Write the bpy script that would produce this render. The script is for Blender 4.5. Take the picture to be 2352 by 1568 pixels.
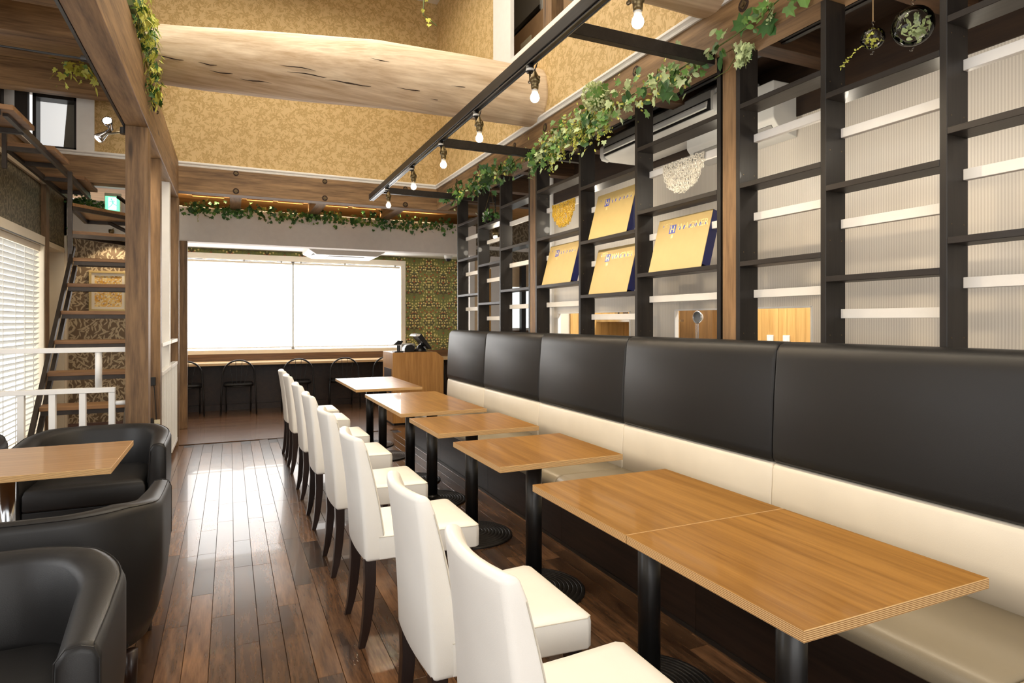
import bpy, bmesh, math, random
from mathutils import Vector, Matrix
random.seed(7)
PI = math.pi
sc = bpy.context.scene
COL = sc.collection
for o in list(bpy.data.objects): bpy.data.objects.remove(o)

# ------------------------------------------------------------------ camera, world, light, exposure
cd = bpy.data.cameras.new('camera'); cam = bpy.data.objects.new('camera', cd); COL.objects.link(cam)
cd.sensor_fit = 'HORIZONTAL'; cd.sensor_width = 36.0; cd.lens = 1428.7/2352*36
cd.shift_y = -(784-739)/2352; cd.clip_start = .05; cd.clip_end = 200
cam.location = (0, 0, 1.36); cam.rotation_euler = (PI/2, 0, -math.radians(24.38))
sc.camera = cam

w = bpy.data.worlds.new('World'); sc.world = w; w.use_nodes = True
w.node_tree.nodes['Background'].inputs[0].default_value = (1.0, .975, .94, 1)
w.node_tree.nodes['Background'].inputs[1].default_value = 1.15
sc.view_settings.view_transform = 'Standard'; sc.view_settings.look = 'None'
sc.view_settings.exposure = 0.0; sc.view_settings.gamma = 1.0; sc.view_settings.use_curve_mapping = False
sc.cycles.use_denoising = True; sc.cycles.max_bounces = 6; sc.cycles.diffuse_bounces = 3
sc.cycles.use_adaptive_sampling = True; sc.cycles.adaptive_threshold = .07; sc.cycles.adaptive_min_samples = 16; sc.cycles.glossy_bounces = 3; sc.cycles.transmission_bounces = 4; sc.cycles.transparent_max_bounces = 6
sc.cycles.sample_clamp_indirect = 6; sc.cycles.caustics_reflective = False; sc.cycles.caustics_refractive = False

def lamp(name, kind, loc, power, col, rot=(0, 0, 0), **k):
    d = bpy.data.lights.new(name, kind); d.energy = power; d.color = col
    for a, v in k.items(): setattr(d, a, v)
    o = bpy.data.objects.new(name, d); o.location = loc; o.rotation_euler = rot; COL.objects.link(o); return o
DAY = (1.0, .98, .95); WARM = (1.0, .81, .56); SOFT = (1.0, .90, .74)
# daylight: the lit blinds in view glow themselves; unseen area lamps added as fill
lamp('rear_fill_light', 'AREA', (-.5, -2.6, 2.2), 95, DAY, (math.radians(78), 0, 0), shape='RECTANGLE', size=4.5, size_y=2.4)
lamp('left_near_fill_light', 'AREA', (-3.42, 2.3, 1.75), 75, (.94, .97, 1.0), (0, -PI/2, 0), shape='RECTANGLE', size=1.7, size_y=4.2)
lamp('roof_void_fill', 'AREA', (.6, 4.2, 5.2), 160, SOFT, (0, 0, 0), shape='RECTANGLE', size=2.2, size_y=5.5)

# ------------------------------------------------------------------ helpers: materials
def lin(c):
    return tuple(((x/255)/12.92 if x/255 <= .04045 else ((x/255+.055)/1.055)**2.4) for x in c) + (1,)
class NT:
    def __init__(s, name):
        s.m = bpy.data.materials.new(name); s.m.use_nodes = True; s.t = s.m.node_tree
        s.b = s.t.nodes['Principled BSDF']
    def n(s, kind, **k):
        q = s.t.nodes.new(kind)
        for a, v in k.items():
            if a.startswith('i_'): q.inputs[a[2:].replace('_', ' ')].default_value = v
            elif a[0] == 'i' and a[1:].isdigit(): q.inputs[int(a[1:])].default_value = v
            else: setattr(q, a, v)
        return q
    def l(s, a, b): s.t.links.new(a, b)
    def math(s, op, a, b=None, clamp=False):
        q = s.n('ShaderNodeMath', operation=op, use_clamp=clamp)
        for i, x in enumerate((a, b)):
            if x is None: continue
            if hasattr(x, 'is_output'): s.l(x, q.inputs[i])
            else: q.inputs[i].default_value = x
        return q.outputs[0]
    def vmath(s, op, a, b=None):
        q = s.n('ShaderNodeVectorMath', operation=op)
        for i, x in enumerate((a, b)):
            if x is None: continue
            if hasattr(x, 'is_output'): s.l(x, q.inputs[i])
            else: q.inputs[i].default_value = x
        return q.outputs[0]
    def mix(s, f, a, b):
        q = s.n('ShaderNodeMix', data_type='RGBA')
        for i, x in ((0, f), (6, a), (7, b)):
            if hasattr(x, 'is_output'): s.l(x, q.inputs[i])
            else: q.inputs[i].default_value = x
        return q.outputs[2]
    def ramp(s, f, stops):
        q = s.n('ShaderNodeValToRGB'); e = q.color_ramp.elements
        while len(e) < len(stops): e.new(.5)
        for i, (p, c) in enumerate(stops): e[i].position = p; e[i].color = c
        s.l(f, q.inputs[0]); return q.outputs[0]
    def coord(s): return s.n('ShaderNodeTexCoord').outputs['Object']
    def noise(s, v, scale, detail=3, rough=.55, dim='3D'):
        q = s.n('ShaderNodeTexNoise', noise_dimensions=dim); q.inputs['Scale'].default_value = scale
        q.inputs['Detail'].default_value = detail; q.inputs['Roughness'].default_value = rough
        s.l(v, q.inputs['Vector']); return q.outputs['Fac']
    def bump(s, h, strength=.2, dist=.01):
        q = s.n('ShaderNodeBump'); q.inputs['Strength'].default_value = strength; q.inputs['Distance'].default_value = dist
        s.l(h, q.inputs['Height']); s.l(q.outputs[0], s.b.inputs['Normal'])
    def done(s, rough=.5, spec=.5, metal=0, coat=0):
        s.b.inputs['Roughness'].default_value = rough; s.b.inputs['Specular IOR Level'].default_value = spec
        s.b.inputs['Metallic'].default_value = metal; s.b.inputs['Coat Weight'].default_value = coat; return s.m

def plain(name, c, rough=.5, metal=0, spec=.5, nz=.06, ns=14):
    t = NT(name); v = t.coord(); f = t.noise(v, ns, 3)
    a = lin(c); lo = tuple(x*(1-nz) for x in a[:3])+(1,); hi = tuple(min(1, x*(1+nz)) for x in a[:3])+(1,)
    t.l(t.ramp(f, [(.3, lo), (.7, hi)]), t.b.inputs['Base Color']); return t.done(rough, spec, metal)
def leather(name, c, rough=.42, spec=.5, bump=.12):
    t = NT(name); v = t.coord(); f = t.noise(v, 5, 2); a = lin(c)
    t.l(t.ramp(f, [(.3, tuple(x*.95 for x in a[:3])+(1,)), (.7, a)]), t.b.inputs['Base Color'])
    q = t.n('ShaderNodeTexVoronoi'); q.inputs['Scale'].default_value = 420; t.l(v, q.inputs['Vector'])
    t.bump(q.outputs['Distance'], bump, .001); return t.done(rough, spec)
def wood(name, dark, light, axis='x', rough=.5, freq=9, stretch=14, rand=.0, knots=.0, spec=.4, coat=0, bump=.15, tint=None):
    """grain runs along axis; every object drifts a little in tone"""
    t = NT(name); v = t.coord(); oi = t.n('ShaderNodeObjectInfo')
    cx = t.n('ShaderNodeCombineXYZ')
    for i in range(3): t.l(t.math('MULTIPLY', oi.outputs['Random'], 37.0+13*i), cx.inputs[i])
    v = t.vmath('ADD', v, cx.outputs[0])
    s = {'x': (1/stretch, 1, 1), 'y': (1, 1/stretch, 1), 'z': (1, 1, 1/stretch)}[axis]
    vs = t.vmath('MULTIPLY', v, s)
    warp = t.noise(vs, freq*.35, 2)
    a = t.noise(vs, freq*2.2, 5, .65); b = t.noise(vs, freq*9, 3, .6)
    g = t.math('ADD', t.math('MULTIPLY', a, .62), t.math('MULTIPLY', b, .32))
    g = t.math('ADD', g, t.math('MULTIPLY', warp, .26))
    c = t.ramp(g, [(.44, lin(dark)), (.74, lin(light))])
    if knots:
        q = t.n('ShaderNodeTexVoronoi'); q.inputs['Scale'].default_value = 1.0
        ks = {'x': (1.2, 6, 6), 'y': (6, 1.2, 6), 'z': (6, 6, 1.2)}[axis]
        t.l(t.vmath('MULTIPLY', v, ks), q.inputs['Vector'])
        k = t.ramp(q.outputs['Distance'], [(.05, (1, 1, 1, 1)), (.13, (0, 0, 0, 1))])
        km = t.math('MULTIPLY', k, knots); c = t.mix(km, c, lin(tuple(x*.5 for x in dark)))
    if rand:
        r = t.ramp(oi.outputs['Random'], [(0, (1-rand, 1-rand, 1-rand, 1)), (1, (1+rand, 1+rand*.9, 1+rand*.7, 1))])
        m = t.n('ShaderNodeMix', data_type='RGBA', blend_type='MULTIPLY'); m.inputs[0].default_value = 1
        t.l(c, m.inputs[6]); t.l(r, m.inputs[7]); c = m.outputs[2]
    t.l(c, t.b.inputs['Base Color']); 
    if bump > .1: t.bump(b, bump, .003)
    return t.done(rough, spec, 0, coat)
def emit(name, c, s):
    t = NT(name); t.b.inputs['Base Color'].default_value = c+(1,) if len(c) == 3 else c
    t.b.inputs['Emission Color'].default_value = c+(1,) if len(c) == 3 else c
    t.b.inputs['Emission Strength'].default_value = s; return t.done(.6, .1)
def uv2(t, axes):
    sp = t.n('ShaderNodeSeparateXYZ'); t.l(t.coord(), sp.inputs[0]); cb = t.n('ShaderNodeCombineXYZ')
    for i, a in enumerate(axes): t.l(sp.outputs['xyz'.index(a)], cb.inputs[i])
    return cb.outputs[0]
def cellpos(t, v, scale, off, rnd=1.0):
    """local position in a scattered cell, turned by a random angle"""
    vs = t.vmath('ADD', t.vmath('MULTIPLY', v, (scale, scale, scale)), (off, off*1.7, 0))
    q = t.n('ShaderNodeTexVoronoi', voronoi_dimensions='2D'); q.inputs['Scale'].default_value = 1
    q.inputs['Randomness'].default_value = rnd; t.l(vs, q.inputs['Vector'])
    d = t.vmath('SUBTRACT', vs, q.outputs['Position']); sc_ = t.n('ShaderNodeSeparateColor'); t.l(q.outputs['Color'], sc_.inputs[0])
    return d, sc_.outputs
def leafmask(t, v, scale, off, a, b, rnd=1.0, spread=2*PI, base=0.0, tight=.05):
    d, rc = cellpos(t, v, scale, off, rnd)
    ro = t.n('ShaderNodeVectorRotate', rotation_type='Z_AXIS'); t.l(d, ro.inputs['Vector'])
    t.l(t.math('ADD', t.math('MULTIPLY', rc[0], spread), base), ro.inputs['Angle'])
    s = t.n('ShaderNodeSeparateXYZ'); t.l(ro.outputs[0], s.inputs[0])
    xx = t.math('POWER', t.math('ABSOLUTE', t.math('DIVIDE', s.outputs[0], a)), 2.0)
    e = t.math('SUBTRACT', t.math('MULTIPLY', t.math('SUBTRACT', 1.0, xx), b), t.math('ABSOLUTE', s.outputs[1]))
    return t.math('MULTIPLY', e, 1/tight, True)
def flowermask(t, v, scale, off, r0, petals=5, rnd=.9, depth=.45, tight=.04):
    d, rc = cellpos(t, v, scale, off, rnd); s = t.n('ShaderNodeSeparateXYZ'); t.l(d, s.inputs[0])
    th = t.math('ARCTAN2', s.outputs[1], s.outputs[0]); r = t.n('ShaderNodeVectorMath', operation='LENGTH'); t.l(d, r.inputs[0])
    c = t.math('COSINE', t.math('ADD', t.math('MULTIPLY', th, float(petals)), t.math('MULTIPLY', rc[0], 6.28)))
    rr = t.math('ADD', t.math('MULTIPLY', c, r0*depth), r0*(1-depth*.5))
    return t.math('MULTIPLY', t.math('SUBTRACT', rr, r.outputs['Value']), 1/tight, True), r.outputs['Value']
def wallpaper_gold(name, axes):
    t = NT(name); v = uv2(t, axes)
    m = leafmask(t, v, 10, 0, .42, .13); m = t.math('MAXIMUM', m, leafmask(t, v, 13, 5.3, .4, .11))
    m = t.math('MAXIMUM', m, leafmask(t, v, 17, 11.7, .42, .10)); f, r = flowermask(t, v, 7, 3.1, .33)
    m = t.math('MAXIMUM', m, f); g, r2 = flowermask(t, v, 11, 8.8, .3, 7); m = t.math('MAXIMUM', m, g)
    vein = t.noise(v, 60, 2); m = t.math('MULTIPLY', m, t.ramp(vein, [(.35, (.55, .55, .55, 1)), (.6, (1, 1, 1, 1))]))
    base = t.mix(t.noise(v, 1.3, 2), lin((216, 188, 138)), lin((208, 178, 126)))
    t.l(t.mix(t.math('MULTIPLY', m, .85), base, lin((178, 148, 92))), t.b.inputs['Base Color']); return t.done(.62, .3)
def wallpaper_leaf(name, axes, bg, fg, scale=12):
    t = NT(name); v = uv2(t, axes)
    m = leafmask(t, v, scale, 0, .5, .13, .8, 2.6, .3)
    for i, (s, o) in enumerate(((1.0, 4.4), (1.15, 9.1), (1.1, 15.3), (1.05, 21.9))):
        m = t.math('MAXIMUM', m, leafmask(t, v, scale*s, o, .48, .12, .85, 2.4, .4+.2*i))
    t.l(t.mix(m, lin(bg), lin(fg)), t.b.inputs['Base Color']); return t.done(.6, .3)
def wallpaper_green(name, axes):
    t = NT(name); v = uv2(t, axes)
    # mirrored repeat as on the printed paper
    sp = t.n('ShaderNodeSeparateXYZ'); t.l(v, sp.inputs[0]); cb = t.n('ShaderNodeCombineXYZ')
    t.l(t.math('PINGPONG', sp.outputs[0], .27), cb.inputs[0]); t.l(t.math('MODULO', t.math('ADD', sp.outputs[1], 10.0), .64), cb.inputs[1]); vm = cb.outputs[0]
    zone = t.noise(vm, 6, 1, .4)
    bg = t.mix(t.ramp(zone, [(.42, (0, 0, 0, 1)), (.56, (1, 1, 1, 1))]), lin((140, 138, 76)), lin((98, 82, 58)))
    lf = leafmask(t, vm, 20, 0, .5, .2); lf = t.math('MAXIMUM', lf, leafmask(t, vm, 27, 7.7, .45, .17))
    c = t.mix(t.math('MULTIPLY', lf, .55), bg, lin((150, 152, 90)))
    c = t.mix(t.math('MULTIPLY', leafmask(t, vm, 15, 21.0, .5, .1), .5), c, lin((84, 110, 100)))
    y, ry = flowermask(t, vm, 21, 2.2, .36, 5, .6, .15, .08); zm = t.ramp(t.noise(vm, 5, 1, .4), [(.40, (0, 0, 0, 1)), (.46, (1, 1, 1, 1))])
    c = t.mix(t.math('MULTIPLY', y, zm), c, lin((244, 224, 146)))
    r, rr = flowermask(t, vm, 9, 5.1, .19, 8, .9, .15, .05); c = t.mix(r, c, lin((190, 120, 74)))
    r2, _ = flowermask(t, vm, 9, 5.1, .085, 8, .9, .1, .04); c = t.mix(r2, c, lin((150, 60, 40)))
    t.l(c, t.b.inputs['Base Color']); return t.done(.6, .3)

M = {}
M['gold_y'] = wallpaper_gold('gold_floral_paper_far', 'xz'); M['gold_x'] = wallpaper_gold('gold_floral_paper_side', 'yz')
M['leaf'] = wallpaper_leaf('willow_leaf_paper', 'xz', (118, 98, 76), (190, 172, 142), 11)
M['leaf_dark'] = wallpaper_leaf('acanthus_paper', 'yz', (86, 78, 60), (124, 114, 90), 13)
M['leaf_y2'] = wallpaper_leaf('corridor_leaf_paper', 'xz', (104, 92, 74), (150, 138, 116), 9)
M['green'] = wallpaper_green('green_blossom_paper', 'xz')
M['timber_x'] = wood('stained_cedar_x', (90, 67, 45), (164, 131, 93), 'x', .55, 7, 13, .08, .85)
M['timber_y'] = wood('stained_cedar_y', (90, 67, 45), (164, 131, 93), 'y', .55, 7, 13, .08, .85)
M['timber_z'] = wood('stained_cedar_z', (74, 53, 34), (146, 114, 78), 'z', .55, 6, 12, .08, .7)
M['pale_x'] = wood('peeled_log', (180, 150, 114), (240, 222, 196), 'x', .6, 5, 26, 0, .3)
M['honey_x'] = wood('raw_pine_x', (176, 124, 66), (224, 176, 112), 'x', .5, 6, 14, .06, .4)
M['honey_y'] = wood('raw_pine_y', (176, 124, 66), (224, 176, 112), 'y', .5, 6, 14, .06, .4)
M['floorwood'] = wood('walnut_plank', (46, 30, 21), (118, 86, 60), 'y', .245, 8, 9, .5, .1, .5, .22, .06)
M['floorwood_x'] = wood('walnut_plank_far', (56, 37, 26), (134, 98, 70), 'x', .27, 12, 40, 0, 0, .5, .25, .05)
M['floor_dark'] = plain('floor_joint', (40, 26, 18), .6)
M['veneer'] = wood('table_veneer', (132, 90, 38), (180, 132, 66), 'y', .3, 10, 26, .05, 0, .5, .2, .03)
M['veneer_l'] = wood('side_table_veneer', (150, 112, 74), (190, 150, 106), 'x', .3, 10, 26, 0, 0, .5, .2, .03)
M['stand'] = wood('register_veneer', (146, 100, 52), (188, 140, 80), 'z', .4, 14, 26, 0, 0, .4, .1, .03)
M['dark_x'] = wood('dark_panel_wood', (30, 21, 16), (56, 40, 31), 'y', .4, 9, 20, .06, 0, .4, 0, .05)
M['dark_z'] = wood('dark_leg_wood', (26, 16, 13), (46, 30, 24), 'z', .35, 9, 20, 0, 0, .4, .2, .03)
M['panel_x'] = wood('counter_panel_wood', (84, 58, 36), (132, 96, 62), 'x', .4, 9, 20, 0, 0, .4, .1, .03)
M['counter'] = wood('counter_top_wood', (204, 164, 116), (238, 204, 156), 'x', .35, 9, 24, 0, 0, .4, .2, .03)
M['black_z'] = wood('black_stained_z', (22, 19, 18), (40, 35, 31), 'z', .45, 8, 16, .1, .3, .32, .05, .12)
M['black_y'] = wood('black_stained_y', (26, 22, 20), (46, 40, 36), 'y', .45, 8, 16, .1, .2, .34, .05, .12)
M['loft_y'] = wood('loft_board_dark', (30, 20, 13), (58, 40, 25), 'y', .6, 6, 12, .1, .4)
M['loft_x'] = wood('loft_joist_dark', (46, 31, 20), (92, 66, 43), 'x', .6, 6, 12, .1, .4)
M['tread'] = wood('stair_tread_wood', (104, 72, 44), (150, 112, 74), 'x', .5, 7, 14, .06, .3)
M['wallplank'] = wood('kitchen_plank', (176, 136, 76), (206, 166, 104), 'z', .5, 8, 18, .05)
M['darkdoor'] = wood('kitchen_dark_wood', (86, 62, 36), (128, 96, 58), 'z', .5, 9, 18, 0)
M['white_l'] = leather('white_leather', (247, 244, 237), .38, .5)
M['seam'] = plain('white_seam', (206, 198, 182), .5)
M['black_l'] = leather('black_leather', (31, 30, 30), .45, .38)
M['seam_b'] = plain('black_seam', (20, 18, 18), .5)
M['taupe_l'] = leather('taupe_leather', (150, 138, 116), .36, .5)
M['cream_l'] = leather('cream_leather', (238, 228, 210), .4, .5)
M['white'] = plain('white_paint', (238, 236, 232), .5, nz=.02)
M['white_soft'] = plain('white_wall_cloth', (222, 216, 208), .7, nz=.03)
M['cream'] = plain('cream_paint', (232, 220, 198), .45, nz=.02)
M['plaster'] = plain('ceiling_plaster', (226, 220, 210), .8, nz=.02)
M['black_m'] = plain('black_metal', (26, 25, 25), .35, 0, .5)
M['iron'] = plain('dark_iron', (62, 55, 50), .45, .6, .5, .2)
M['rail_metal'] = plain('aluminium_rail', (150, 154, 160), .3, .9)
M['bronze'] = plain('antique_brass', (112, 98, 70), .35, .9)
M['steel'] = plain('bolt_steel', (104, 88, 62), .5, .6)
M['chrome'] = plain('chrome_tube', (200, 204, 210), .15, 1)
M['hole'] = plain('bolt_recess', (48, 30, 18), .8)
M['plastic_w'] = plain('white_plastic', (222, 220, 214), .4, nz=.02)
M['plastic_g'] = plain('grey_plastic', (150, 148, 142), .45, nz=.02)
M['plastic_b'] = plain('black_plastic', (24, 24, 26), .3, nz=.04)
M['grille'] = plain('grille_grey', (176, 178, 178), .5)
M['gold_card'] = plain('gold_card', (196, 171, 112), .45, .0, .5, .03)
M['blue_card'] = plain('blue_card', (30, 38, 96), .4)
M['blue_print'] = plain('blue_print', (64, 84, 190), .4)
M['gilt_print'] = plain('gilt_print', (250, 232, 168), .25, .3)
M['dark_print'] = plain('brown_print', (120, 92, 52), .4)
M['ring_w'] = plain('cream_ring_yarn', (238, 232, 216), .6)
M['ring_y'] = plain('yellow_ring_yarn', (226, 186, 66), .6)
M['green_d'] = plain('leaf_dark_green', (58, 100, 46), .5, nz=.35, ns=9)
M['green_m'] = plain('leaf_mid_green', (104, 144, 66), .5, nz=.35, ns=9)
M['green_y'] = plain('leaf_yellow_green', (202, 204, 92), .5, nz=.25, ns=9)
M['green_w'] = plain('leaf_variegated', (188, 204, 148), .5, nz=.3, ns=14)
M['bloom'] = plain('pale_bloom', (220, 228, 178), .6, nz=.12)
M['stem'] = plain('vine_stem', (92, 104, 52), .6)
M['jute'] = plain('jute_cord', (150, 122, 84), .8)
M['bulb'] = emit('lit_bulb', (1.0, .86, .62), 28)
M['bulb_neck'] = plain('bulb_white_neck', (238, 232, 222), .4)
M['blind'] = emit('sunlit_roller_blind', (1.0, .995, .985), 4.6)
M['daypane'] = emit('bright_daylight_pane', (1.0, .99, .97), 6.0)
M['daypane_l'] = emit('left_window_daylight_pane', (1.0, .99, .97), 1.7)
M['exit_g'] = emit('exit_green', (.20, .85, .48), 1.4)
M['lit_room'] = emit('lit_loft_room', (.90, .90, .88), .7)
M['exit_w'] = emit('exit_white', (.92, 1.0, .95), 1.3)
M['slat'] = plain('white_slat', (236, 236, 232), .45, nz=.01)
M['cardboard'] = plain('cardboard', (176, 142, 104), .7)
M['void_wall'] = plain('loft_grey_wall', (118, 112, 98), .7)
M['orange'] = plain('orange_panel', (214, 150, 42), .5)
M['beige'] = plain('beige_door', (226, 200, 162), .5)
M['garden'] = emit('garden_outside', (.86, .92, .9), 1.3)
M['white_print'] = plain('cream_sign_board', (232, 222, 190), .5)
M['ink'] = plain('black_ink', (20, 18, 16), .6)
M['baseboard'] = plain('baseboard_brown', (112, 84, 74), .5)
def glassmat():
    m = bpy.data.materials.new('thin_clear_glass'); m.use_nodes = True; t = m.node_tree; t.nodes.clear()
    o = t.nodes.new('ShaderNodeOutputMaterial'); x = t.nodes.new('ShaderNodeMixShader'); a = t.nodes.new('ShaderNodeBsdfTransparent'); g = t.nodes.new('ShaderNodeBsdfGlossy'); f = t.nodes.new('ShaderNodeFresnel')
    a.inputs[0].default_value = (.97, .98, .97, 1); g.inputs['Roughness'].default_value = .03; f.inputs['IOR'].default_value = 1.33
    t.links.new(f.outputs[0], x.inputs[0]); t.links.new(a.outputs[0], x.inputs[1]); t.links.new(g.outputs[0], x.inputs[2]); t.links.new(x.outputs[0], o.inputs[0]); return m
M['glass'] = glassmat()
def plymat():
    t = NT('plywood_edge'); sp = t.n('ShaderNodeSeparateXYZ'); t.l(t.coord(), sp.inputs[0])
    s = t.math('SINE', t.math('MULTIPLY', sp.outputs[2], 2*PI/.0042)); f = t.math('ADD', t.math('MULTIPLY', s, .5), .5)
    t.l(t.ramp(f, [(.2, lin((146, 104, 60))), (.6, lin((222, 184, 130)))]), t.b.inputs['Base Color']); return t.done(.5, .3)
M['ply'] = plymat()
def ribmat():
    t = NT('ribbed_panel'); sp = t.n('ShaderNodeSeparateXYZ'); t.l(t.coord(), sp.inputs[0])
    s = t.math('SINE', t.math('MULTIPLY', sp.outputs[1], 2*PI/.014)); f = t.math('ADD', t.math('MULTIPLY', s, .5), .5)
    t.l(t.ramp(f, [(0, lin((206, 197, 184))), (1, lin((226, 218, 206)))]), t.b.inputs['Base Color']); t.bump(f, .25, .002); return t.done(.4, .5)
M['rib'] = ribmat()
def artmat():
    t = NT('gilded_abstract_print'); v = uv2(t, 'xz')
    c = t.mix(t.ramp(t.noise(v, 9, 3), [(.4, (0, 0, 0, 1)), (.6, (1, 1, 1, 1))]), lin((222, 164, 62)), lin((244, 214, 140)))
    f, _ = flowermask(t, v, 34, 1.0, .3, 5); c = t.mix(t.math('MULTIPLY', f, .8), c, lin((236, 236, 226)))
    g, _ = flowermask(t, v, 20, 6.0, .2, 4); c = t.mix(g, c, lin((150, 110, 96)))
    t.l(c, t.b.inputs['Base Color']); return t.done(.5, .4)
M['art'] = artmat()

# ------------------------------------------------------------------ helpers: meshes and objects
ORG = {}
class MB:
    def __init__(s): s.v = []; s.f = []; s.mi = []; s.cur = 0
    def add(s, vs, fs):
        o = len(s.v); s.v += [tuple(p) for p in vs]; s.f += [tuple(i+o for i in q) for q in fs]; s.mi += [s.cur]*len(fs); return s
    def box(s, x0, x1, y0, y1, z0, z1):
        return s.add([(x0, y0, z0), (x1, y0, z0), (x1, y1, z0), (x0, y1, z0), (x0, y0, z1), (x1, y0, z1), (x1, y1, z1), (x0, y1, z1)],
                     [(0, 3, 2, 1), (4, 5, 6, 7), (0, 1, 5, 4), (1, 2, 6, 5), (2, 3, 7, 6), (3, 0, 4, 7)])
    def bar(s, a, b, w, h, up=(0, 0, 1)):
        a, b = Vector(a), Vector(b); d = (b-a).normalized(); u = Vector(up)
        if abs(d.dot(u)) > .95: u = Vector((0, 1, 0))
        r = d.cross(u).normalized()*w/2; t = r.cross(d).normalized()*h/2
        vs = [a-r-t, a+r-t, a+r+t, a-r+t, b-r-t, b+r-t, b+r+t, b-r+t]
        return s.add(vs, [(3, 2, 1, 0), (4, 5, 6, 7), (0, 1, 5, 4), (1, 2, 6, 5), (2, 3, 7, 6), (3, 0, 4, 7)])
    def tube(s, pts, r, n=8, cap=True, closed=False):
        pts = [Vector(p) for p in pts]; m = len(pts); rr = r if isinstance(r, (list, tuple)) else [r]*m
        rings = []; prev = None
        for i, p in enumerate(pts):
            if closed: d = pts[(i+1) % m]-pts[i-1]
            else: d = pts[min(i+1, m-1)]-pts[max(i-1, 0)]
            d = d.normalized() if d.length > 1e-9 else Vector((0, 0, 1))
            u = prev if prev is not None else (Vector((0, 0, 1)) if abs(d.z) < .9 else Vector((1, 0, 0)))
            x = d.cross(u)
            if x.length < 1e-6: x = d.cross(Vector((0, 1, 0)))
            x.normalize(); y = x.cross(d).normalized(); prev = y
            rings.append([p+(x*math.cos(2*PI*k/n)+y*math.sin(2*PI*k/n))*rr[i] for k in range(n)])
        return s.loft(rings, cap and not closed, closed)
    def loft(s, rings, cap=True, closed=False, wrap=True):
        n = len(rings[0]); m = len(rings); vs = [p for q in rings for p in q]; fs = []
        for i in range(m if closed else m-1):
            j = (i+1) % m
            for k in range(n if wrap else n-1):
                l = (k+1) % n; fs.append((i*n+k, i*n+l, j*n+l, j*n+k))
        if cap: fs.append(tuple(range(n-1, -1, -1))); fs.append(tuple((m-1)*n+k for k in range(n)))
        return s.add(vs, fs)
    def lathe(s, prof, c=(0, 0, 0), n=24):
        rings = [[(c[0]+r*math.cos(2*PI*k/n), c[1]+r*math.sin(2*PI*k/n), c[2]+z) for k in range(n)] for r, z in prof]
        return s.loft(rings, True)
    def prism(s, poly, axis, a, b):
        i = 'xyz'.index(axis); n = len(poly)
        def P(p, t): q = list(p); q.insert(i, t); return tuple(q)
        vs = [P(p, a) for p in poly]+[P(p, b) for p in poly]
        fs = [tuple(range(n-1, -1, -1)), tuple(range(n, 2*n))]+[(k, (k+1) % n, n+(k+1) % n, n+k) for k in range(n)]
        return s.add(vs, fs)
    def build(s, name, mat, parent=None, smooth=False, bevel=0, seg=2, sub=0, origin=None, stuff=False, rz=None):
        if parent is not None: o0 = ORG[parent]
        elif origin is not None: o0 = Vector(origin)
        else:
            xs = [[p[i] for p in s.v] for i in range(3)]; o0 = Vector(((min(xs[0])+max(xs[0]))/2, (min(xs[1])+max(xs[1]))/2, min(xs[2])))
        me = bpy.data.meshes.new(name); me.from_pydata([tuple(Vector(p)-o0) for p in s.v], [], s.f)
        mats = mat if isinstance(mat, (list, tuple)) else [mat]
        for m in mats: me.materials.append(M[m])
        if len(mats) > 1: me.polygons.foreach_set('material_index', s.mi)
        bm = bmesh.new(); bm.from_mesh(me); bmesh.ops.recalc_face_normals(bm, faces=bm.faces); bm.to_mesh(me); bm.free()
        if smooth: me.polygons.foreach_set('use_smooth', [True]*len(me.polygons))
        me.update(); ob = bpy.data.objects.new(name, me); COL.objects.link(ob)
        if parent is not None: ob.parent = parent
        else: ob.location = o0
        ORG[ob] = o0
        if bevel:
            b = ob.modifiers.new('bevel', 'BEVEL'); b.width = bevel; b.segments = seg; b.limit_method = 'ANGLE'; b.angle_limit = .6
            if seg > 1 and not smooth:
                me.polygons.foreach_set('use_smooth', [True]*len(me.polygons))
                b.harden_normals = True
        if sub: q = ob.modifiers.new('sub', 'SUBSURF'); q.levels = sub; q.render_levels = sub
        if stuff: ob['kind'] = 'stuff'
        return ob
def thing(name, label, cat, loc=(0, 0, 0), group=None):
    o = bpy.data.objects.new(name, None); o.empty_display_size = .1; COL.objects.link(o); o.location = loc
    ORG[o] = Vector(loc); return tag(o, label, cat, group)
def tag(o, label, cat=None, group=None):
    o['label'] = label
    if cat: o['category'] = cat
    if group: o['group'] = group
    return o
def struct(o, label=None):
    o['kind'] = 'structure'
    if label: o['label'] = label
    return o
def dup(o, loc=None, rz=None, parent=None, label=None):
    c = o.copy(); COL.objects.link(c)
    if parent is not None: c.parent = parent
    if loc is not None: c.location = loc
    if rz is not None: c.rotation_euler = (0, 0, rz)
    if label: c['label'] = label
    for ch in o.children: dup(ch, parent=c)
    return c
def B(*a): return MB().box(*a)
def text_mesh(name, body, size, mat, parent, mtx, depth=.0006, squeeze=1.0):
    cu = bpy.data.curves.new('t', 'FONT'); cu.body = body; cu.size = size; cu.extrude = depth; cu.resolution_u = 2
    cu.align_x = 'LEFT'; ob = bpy.data.objects.new('t', cu); COL.objects.link(ob)
    bpy.context.view_layer.update()
    me = bpy.data.meshes.new_from_object(ob.evaluated_get(bpy.context.evaluated_depsgraph_get())); bpy.data.objects.remove(ob)
    me.transform(Matrix.Diagonal((squeeze, 1, 1, 1))); me.transform(mtx); me.materials.clear(); me.materials.append(M[mat])
    o = bpy.data.objects.new(name, me); COL.objects.link(o); o.parent = parent; ORG[o] = ORG[parent]; return o

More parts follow.
